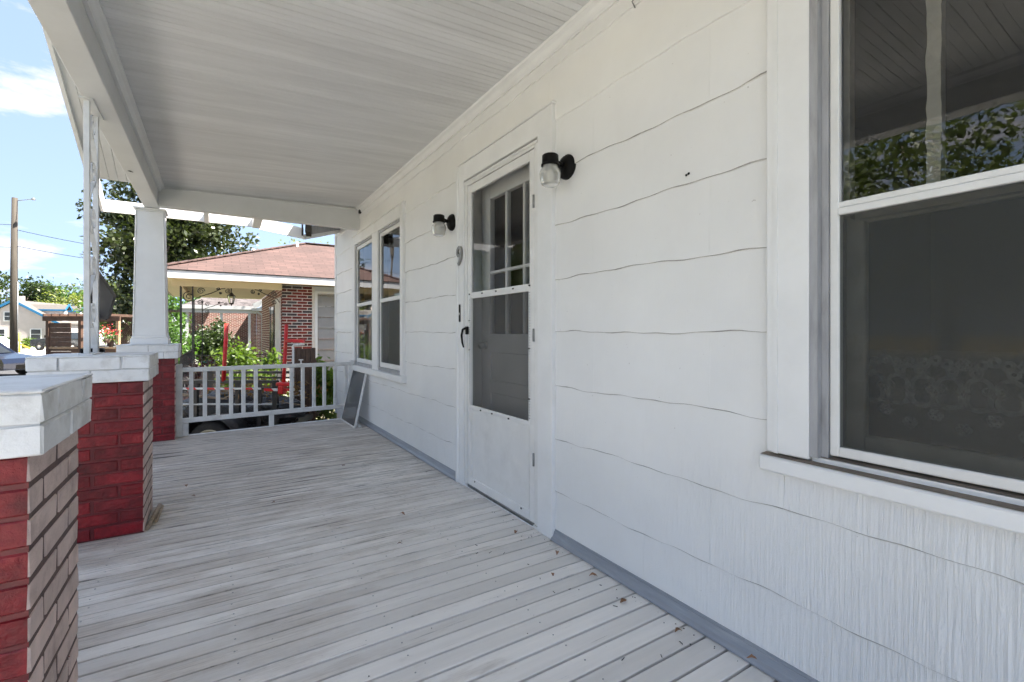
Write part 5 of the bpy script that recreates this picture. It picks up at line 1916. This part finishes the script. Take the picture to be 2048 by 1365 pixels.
# ------------------------------------------------------------------ trees
tree('magnolia_tree', 'big dark glossy tree behind the tapered column and red-brown roof', (-3.6, 35, GZ), (-2.35, 35, 5.9), (4.3, 3.2, 6.4), 30000, .29, LEAF['magnolia'], 21, 130, .27, .34, limbs=18, shell=.12,
     cut=lambda p: (p[:, 2] > 4.2 + .4 * np.sin(p[:, 0] * 3)) | (p[:, 0] < -3.3 + .3 * np.sin(p[:, 2] * 3)))
tree('roof_tree', 'small yellow-green tree top beyond the red-brown roof ridge', (5.2, 25, GZ), (5.0, 25, 4.2), (2.2, 2.0, 1.8), 3500, .15, LEAF['yellow'], 22, 30, .35, .14)
bgt = [
    ('tall dark tree behind the pink house, beside the utility pole', (-27, 104, GZ), (-27, 104, 5.6), (7.5, 5, 5.4), 'dark', 5200, .55),
    ('yellow-green tree right of the pink house dormers', (-18.0, 96, GZ), (-18.0, 96, 4.4), (4.2, 4, 4.2), 'yellow', 3600, .42),
    ('dark round tree top behind the iron post', (-17.0, 116, GZ), (-17.0, 116, 7.0), (5.2, 5, 5.6), 'olive', 4200, .5),
    ('olive tree behind the brown pergola', (-11.2, 78, GZ), (-11.2, 78, 3.6), (3.8, 3, 4.0), 'mid', 3600, .36),
    ('bright willow-like tree at the left edge above the pink house', (-20.5, 66, GZ), (-21.6, 66, 4.6), (3.0, 3, 3.6), 'bright', 3200, .36),
    ('rust-tinged tree at the left edge in front of the pink house', (-17.5, 58, GZ), (-18.3, 58, 3.0), (2.0, 2, 1.2), 'rust', 1300, .26),
    ('mid-green tree between the pink house and the yellow-green tree', (-23, 110, GZ), (-23, 110, 4.8), (5, 4, 5.2), 'mid', 3600, .5),
    ('dark olive tree at the end of the street behind the big dark tree', (-9.0, 70, GZ), (-9.0, 70, 4.0), (3.2, 3, 4.2), 'olive', 3600, .36),
    ('far green tree seen low through the neighbour porch', (-3.2, 48, GZ), (-3.2, 48, 2.6), (3.2, 3, 3.2), 'mid', 4200, .28),
]
for i, (lab, b, c_, r_, m_, n, s) in enumerate(bgt):
    tree('street_tree', lab, b, c_, r_, n, s, LEAF[m_], 60 + i, 36, .32, .3, group='trees up the street')
# trees across the road: only seen mirrored in the panes
for i, (x, y, h, r_, m_) in enumerate(((-17.0, 5.5, 5.0, 4.2, 'olive'), (-18.5, 12.5, 5.4, 4.4, 'olive'), (-10.6, 19.5, 4.6, 3.3, 'olive'), (-15.5, 31, 5.8, 4.6, 'olive'))):
    lab = ['leafy tree across the road opposite the near window', 'broad olive tree across the road opposite the door', 'olive tree across the road, third along',
           'leafy tree across the road, fourth along'][i]
    tree('roadside_tree', lab, (x, y, GZ), (x, y, h), (r_, r_, r_ * 1.12), 8500, .22, LEAF[m_], 90 + i, 80, .25, .25, group='trees across the road')

# ------------------------------------------------------------------ far left: pole, pink house, pergola, vehicles
up_ = empty('utility_pole', (-11.48, 44.9, GZ))
tag(up_, 'tall wooden utility pole in front of the pink house', 'pole')
MB().tube([(0, 0, 0), (.0, 0, 5.0), (.04, 0, 10.85)], [.21, .19, .15], 12).build('pole', MT['polewood'], up_)
MB().tube([(.1, 0, 10.65), (.6, -.3, 10.72), (1.1, -.65, 10.78)], .022, 6).build('arm', MT['hinge'], up_)
MB().lathe((1.1, -.65, 10.70), [(.0, .16), (.07, .14), (.13, .05), (.10, 0), (.0, 0)], 12).build('lamp_head', MT['hinge'], up_)
MB().tube([(.20, -.1, 0), (.20, -.1, 5.2)], .035, 6).build('conduit', MT['hinge'], up_)
def cable(a, b, sag, label):
    a, b = Vector(a), Vector(b)
    pts = []
    for i in range(17):
        t = i / 16
        p = a.lerp(b, t); p.z -= sag * 4 * t * (1 - t)
        pts.append(p)
    tag(MB().tube(pts, .016, 5).build('overhead_cable', MT['black']), label, 'cable', 'overhead cables')
cable((-11.4, 44.9, 8.0), (3, 38, 6.2), .5, 'upper overhead cable running right from the utility pole')
cable((-11.4, 44.9, 6.9), (3, 38, 5.2), .4, 'lower overhead cable running right from the utility pole')
cable((-11.4, 44.9, 8.3), (-24, 40, 9.2), .6, 'upper overhead cable running left from the utility pole')
cable((-11.4, 44.9, 6.8), (-24, 40, 6.6), .3, 'lower overhead cable running left from the utility pole')

ph = empty('pink_house', (-21.5, 84.2, GZ), rz=R(-14))
tag(ph, 'pink stucco house with bright blue roof trim and two dormers', 'house')
hw, eh, rh = 4.3, 3.05, 5.75            # half width, eave height, ridge height
MB().prism([(-hw, 0), (hw, 0), (hw, eh), (0, rh - .1), (-hw, eh)], 'Y', 0, 14).build('wall', MT['pink'], ph)
r_ = MB()
for s in (-1, 1):
    r_.poly([(s * (hw + .35), -.3, eh - .2), (0, -.3, rh), (0, 14.3, rh), (s * (hw + .35), 14.3, eh - .2),
             (s * (hw + .35), -.3, eh - .05), (0, -.3, rh + .15), (0, 14.3, rh + .15), (s * (hw + .35), 14.3, eh - .05)],
            [(0, 1, 2, 3), (4, 5, 6, 7), (0, 4, 5, 1), (3, 2, 6, 7), (0, 3, 7, 4)])
r_.build('roof', MT['roofgrey'], ph)
t_ = MB()
for s in (-1, 1):
    t_.beam((s * (hw + .4), -.34, eh - .17), (0, -.34, rh + .05), .06, .28)
t_.build('rake_trim', MT['blue'], ph)
for (x, z, w_, h_) in ((2.2, .95, .95, 1.2), (-1.4, .95, .95, 1.2), (-.5, 3.3, .8, 1.0)):
    wd = empty('window', (x, -.05, z), ph)
    MB().box(-w_ / 2 - .12, w_ / 2 + .12, -.03, .049, -.12, h_ + .12).build('window_frame', MT['nwhite'], wd)
    MB().box(-w_ / 2, w_ / 2, -.045, -.031, 0, h_ / 2 - .04).build('pane', MT['darkglass'], wd)
    MB().box(-w_ / 2, w_ / 2, -.045, -.031, h_ / 2 + .04, h_).build('pane', MT['darkglass'], wd)
for yy in (1.2, 4.8):
    d_ = empty('dormer', (0, yy, 0), ph)
    MB().box(.6, 4.3, 0, 1.3, 3.0, 4.75).build('dormer_wall', MT['pink'], d_)
    MB().box(4.30, 4.36, .25, 1.05, 3.4, 4.6).build('dormer_window', MT['nwhite'], d_)
    q = MB()
    q.poly([(.2, -.12, 4.72), (4.7, -.12, 4.72), (4.7, .65, 5.45), (.2, .65, 5.45), (4.7, 1.42, 4.72), (.2, 1.42, 4.72)], [(0, 1, 2, 3), (3, 2, 4, 5)])
    q.build('dormer_roof', MT['roofgrey'], d_)
    q = MB().box(.2, 4.75, -.18, -.1, 4.58, 4.80)
    q.beam((4.73, -.16, 4.70), (4.73, .65, 5.46), .06, .2); q.beam((4.73, 1.46, 4.70), (4.73, .65, 5.46), .06, .2)
    q.build('dormer_trim', MT['blue'], d_)
MB().box(-.2, .3, 1.0, 1.5, rh, rh + .7).build('chimney', MT['pink'], ph)

pg = empty('pergola', (-5.7, 31.9, GZ), rz=R(-32))
tag(pg, 'dark brown timber pergola with lattice screen and pale corner post', 'pergola')
for x in (-1.85, -.2, 1.7):
    for y_ in (0, 1.8):
        MB().box(x, x + .14, y_, y_ + .14, 0, 2.55).build('post', MT['pergola_light' if x > 1 else 'pergola'], pg)
MB().box(-1.95, 1.95, -.06, .0, 2.36, 2.6).build('top_beam', MT['pergola'], pg)
MB().box(-1.95, 1.95, 1.95, 2.0, 2.36, 2.6).build('top_beam', MT['pergola'], pg)
for k in range(9):
    x = -1.8 + k * .42
    MB().box(x, x + .05, -.2, 2.15, 2.605, 2.72).build('rafter', MT['pergola'], pg)
for k in range(8):
    MB().box(-1.70, -.62, .04, .08, .35 + k * .24, .583 + k * .24).build('board', MT['pergola'], pg)
for k in range(3):
    MB().box(-.60, 1.72, .04, .08, .30 + k * .22, .515 + k * .22).build('board', MT['pergola'], pg)
lt = MB()
for k in range(26):
    x = -1.0 + k * .11
    for sgn in (-1, 1):
        a, b = (x, 1.87, 1.15), (x + sgn * .95, 1.87, 2.3)
        if max(a[0], b[0]) < 1.75 and min(a[0], b[0]) > -.6:
            lt.beam(a, b, .02, .045, up=(0, 1, 0))
tag(lt.build('lattice', MT['pergola'], pg), kind='stuff')
MB().box(-1.85, 1.75, .02, .10, .95, 1.05).build('rail', MT['pergola_light'], pg)
rs = np.random.RandomState(5)
fb = empty('flower_basket', (-4.55, 30.6, 1.12))
tag(fb, 'red flowers hanging in the pergola opening', 'flowers')
link_mesh('blossom', cloud_mesh('blossom', leaf_cloud(rs.normal(size=(80, 3)) * np.array([.24, .24, .14]), .3, .10, rs), MT['flower_red']), fb)
link_mesh('foliage', cloud_mesh('foliage', leaf_cloud(rs.normal(size=(160, 3)) * np.array([.25, .25, .18]) - np.array([0, 0, .25]), .3, .12, rs), LEAF['mid']), fb)
MB().lathe((0, 0, -.45), [(.10, -.12), (.20, .08), (.19, .08)], 12).build('pot', MT['pergola'], fb)

def car(name, label, cat, loc, rz, prof, width, paint, wheels, wr, extra=None, group=None):
    root = empty(name, loc, rz=rz)
    tag(root, label, cat, group)
    hwid = width / 2
    mb = MB()
    n = len(prof)
    layers = [(-hwid, .93), (-hwid * .93, 1.0), (hwid * .93, 1.0), (hwid, .93)]
    P = []
    zc = .62
    for (yy, k_) in layers:
        P += [(x, yy, zc + (z - zc) * k_ if z > zc else z) for x, z in prof]
    F = []
    for a in range(3):
        for i in range(n):
            F.append((a * n + i, a * n + (i + 1) % n, (a + 1) * n + (i + 1) % n, (a + 1) * n + i))
    F += [tuple(range(n))[::-1], tuple(3 * n + i for i in range(n))]
    mb.poly(P, F)
    mb.build('body', MT[paint], root, fix=True)
    for wx in wheels:
        for s in (-1, 1):
            we = empty('wheel', (wx, s * (hwid - .08), wr), root)
            MB().lathe((0, 0, 0), [(.19, -.11), (wr - .03, -.11), (wr, -.08), (wr, .08), (wr - .03, .11), (.19, .11)], 24, 'Y').build('tyre', MT['rubber'], we)
            MB().lathe((0, 0, 0), [(.0, -.10), (.06, -.105), (.19, -.07), (.20, -.11), (.20, .11), (.19, .07), (.06, .105), (.0, .10)], 20, 'Y').build('rim', MT['nickel'], we)
    if extra: extra(root, hwid)
    return root
def sedan_extra(root, hw_):
    for s in (-1, 1):
        MB().poly([(2.16, s * .45, .58), (2.02, s * .84, .60), (1.95, s * .86, .74), (2.12, s * .47, .72)], [(0, 1, 2, 3)]).build('headlight', MT['lamp_clear'], root)
        MB().box(1.80, 2.02, s * (hw_ - .012), s * (hw_ + .006), .60, .68).build('marker_lamp', MT['lamp_orange'], root)
    MB().box(2.185, 2.215, -.42, .42, .30, .56, ch=.02).build('grille', MT['black'], root)
    for s in (-1, 1):
        MB().poly([(.95, s * .70, .92), (-.95, s * .70, .94), (-.55, s * .62, 1.34), (.25, s * .62, 1.34)], [(0, 1, 2, 3)]).build('side_window', MT['darkglass'], root)
    MB().poly([(1.02, -.66, .94), (1.02, .66, .94), (.40, .58, 1.36), (.40, -.58, 1.36)], [(0, 1, 2, 3)]).build('windscreen', MT['darkglass'], root)
SED = [(2.2, .28), (2.22, .55), (2.12, .74), (1.0, .92), (.35, 1.38), (-.6, 1.40), (-1.35, .98), (-2.1, .95), (-2.2, .6), (-2.15, .28)]
car('parked_car', 'dark blue car nose beyond the nearest brick piers, cut by the left edge', 'car', (-8.49, 28.2, GZ), R(-30), SED, 1.78, 'carblue', (1.35, -1.3), .33, sedan_extra)
def truck_extra(root, hw_):
    for s in (-1, 1):
        MB().box(2.5, 2.56, s * .55 - .16, s * .55 + .16, .78, .95).build('headlight', MT['lamp_clear'], root)
        MB().poly([(.95, s * .80, 1.22), (-.75, s * .80, 1.22), (-.65, s * .70, 1.72), (.40, s * .70, 1.72)], [(0, 1, 2, 3)]).build('side_window', MT['darkglass'], root)
        MB().box(.80, .95, s * (hw_ + .02), s * (hw_ + .22), 1.25, 1.5).build('mirror', MT['black'], root)
    MB().poly([(1.12, -.72, 1.20), (1.12, .72, 1.20), (.52, .66, 1.76), (.52, -.66, 1.76)], [(0, 1, 2, 3)]).build('windscreen', MT['darkglass'], root)
TRK = [(2.5, .45), (2.54, .72), (2.48, 1.10), (1.1, 1.20), (.45, 1.76), (-.75, 1.78), (-.85, 1.22), (-2.6, 1.22), (-2.65, .5)]
car('pickup_truck', 'black pickup truck parked in front of the pink house', 'truck', (-12.6, 63.4, GZ), R(148), TRK, 1.85, 'carblack', (1.65, -1.6), .39, truck_extra)
car('parked_car', 'white car roof behind the utility pole at the left edge', 'car', (-17.6, 62, GZ), R(150), SED, 1.78, 'carwhite', (1.35, -1.3), .33, sedan_extra)
shrub('clipped_hedge', 'rounded green hedge under the pink house windows by the pole', (-20.6, 72, GZ), (2.3, .8, .75), 2600, .2, LEAF['mid'], 44, 26)
shrub('clipped_hedge', 'small rounded hedge right of the utility pole before the pink house', (-17.4, 70.5, GZ), (1.5, .7, .55), 1800, .2, LEAF['bright'], 45, 20)
bo = empty('yellow_post', (-14.6, 58.5, GZ))
tag(bo, 'slim yellow post standing just right of the utility pole', 'post')
MB().tube([(0, 0, 0), (0, 0, 1.75)], .07, 10).build('post', MT['paint_yellow'], bo)
MB().beam((0, 0, .75), (.75, -.3, .35), .06, .12).build('arm', MT['paint_yellow'], bo)
yk = MB().box(-47, -46.7, -6, 19, GZ, GZ + 1.35)
tag(yk.build('yellow_barrier', MT['paint_yellow']), 'long yellow barrier beyond the road, seen mirrored in the near window', 'barrier')
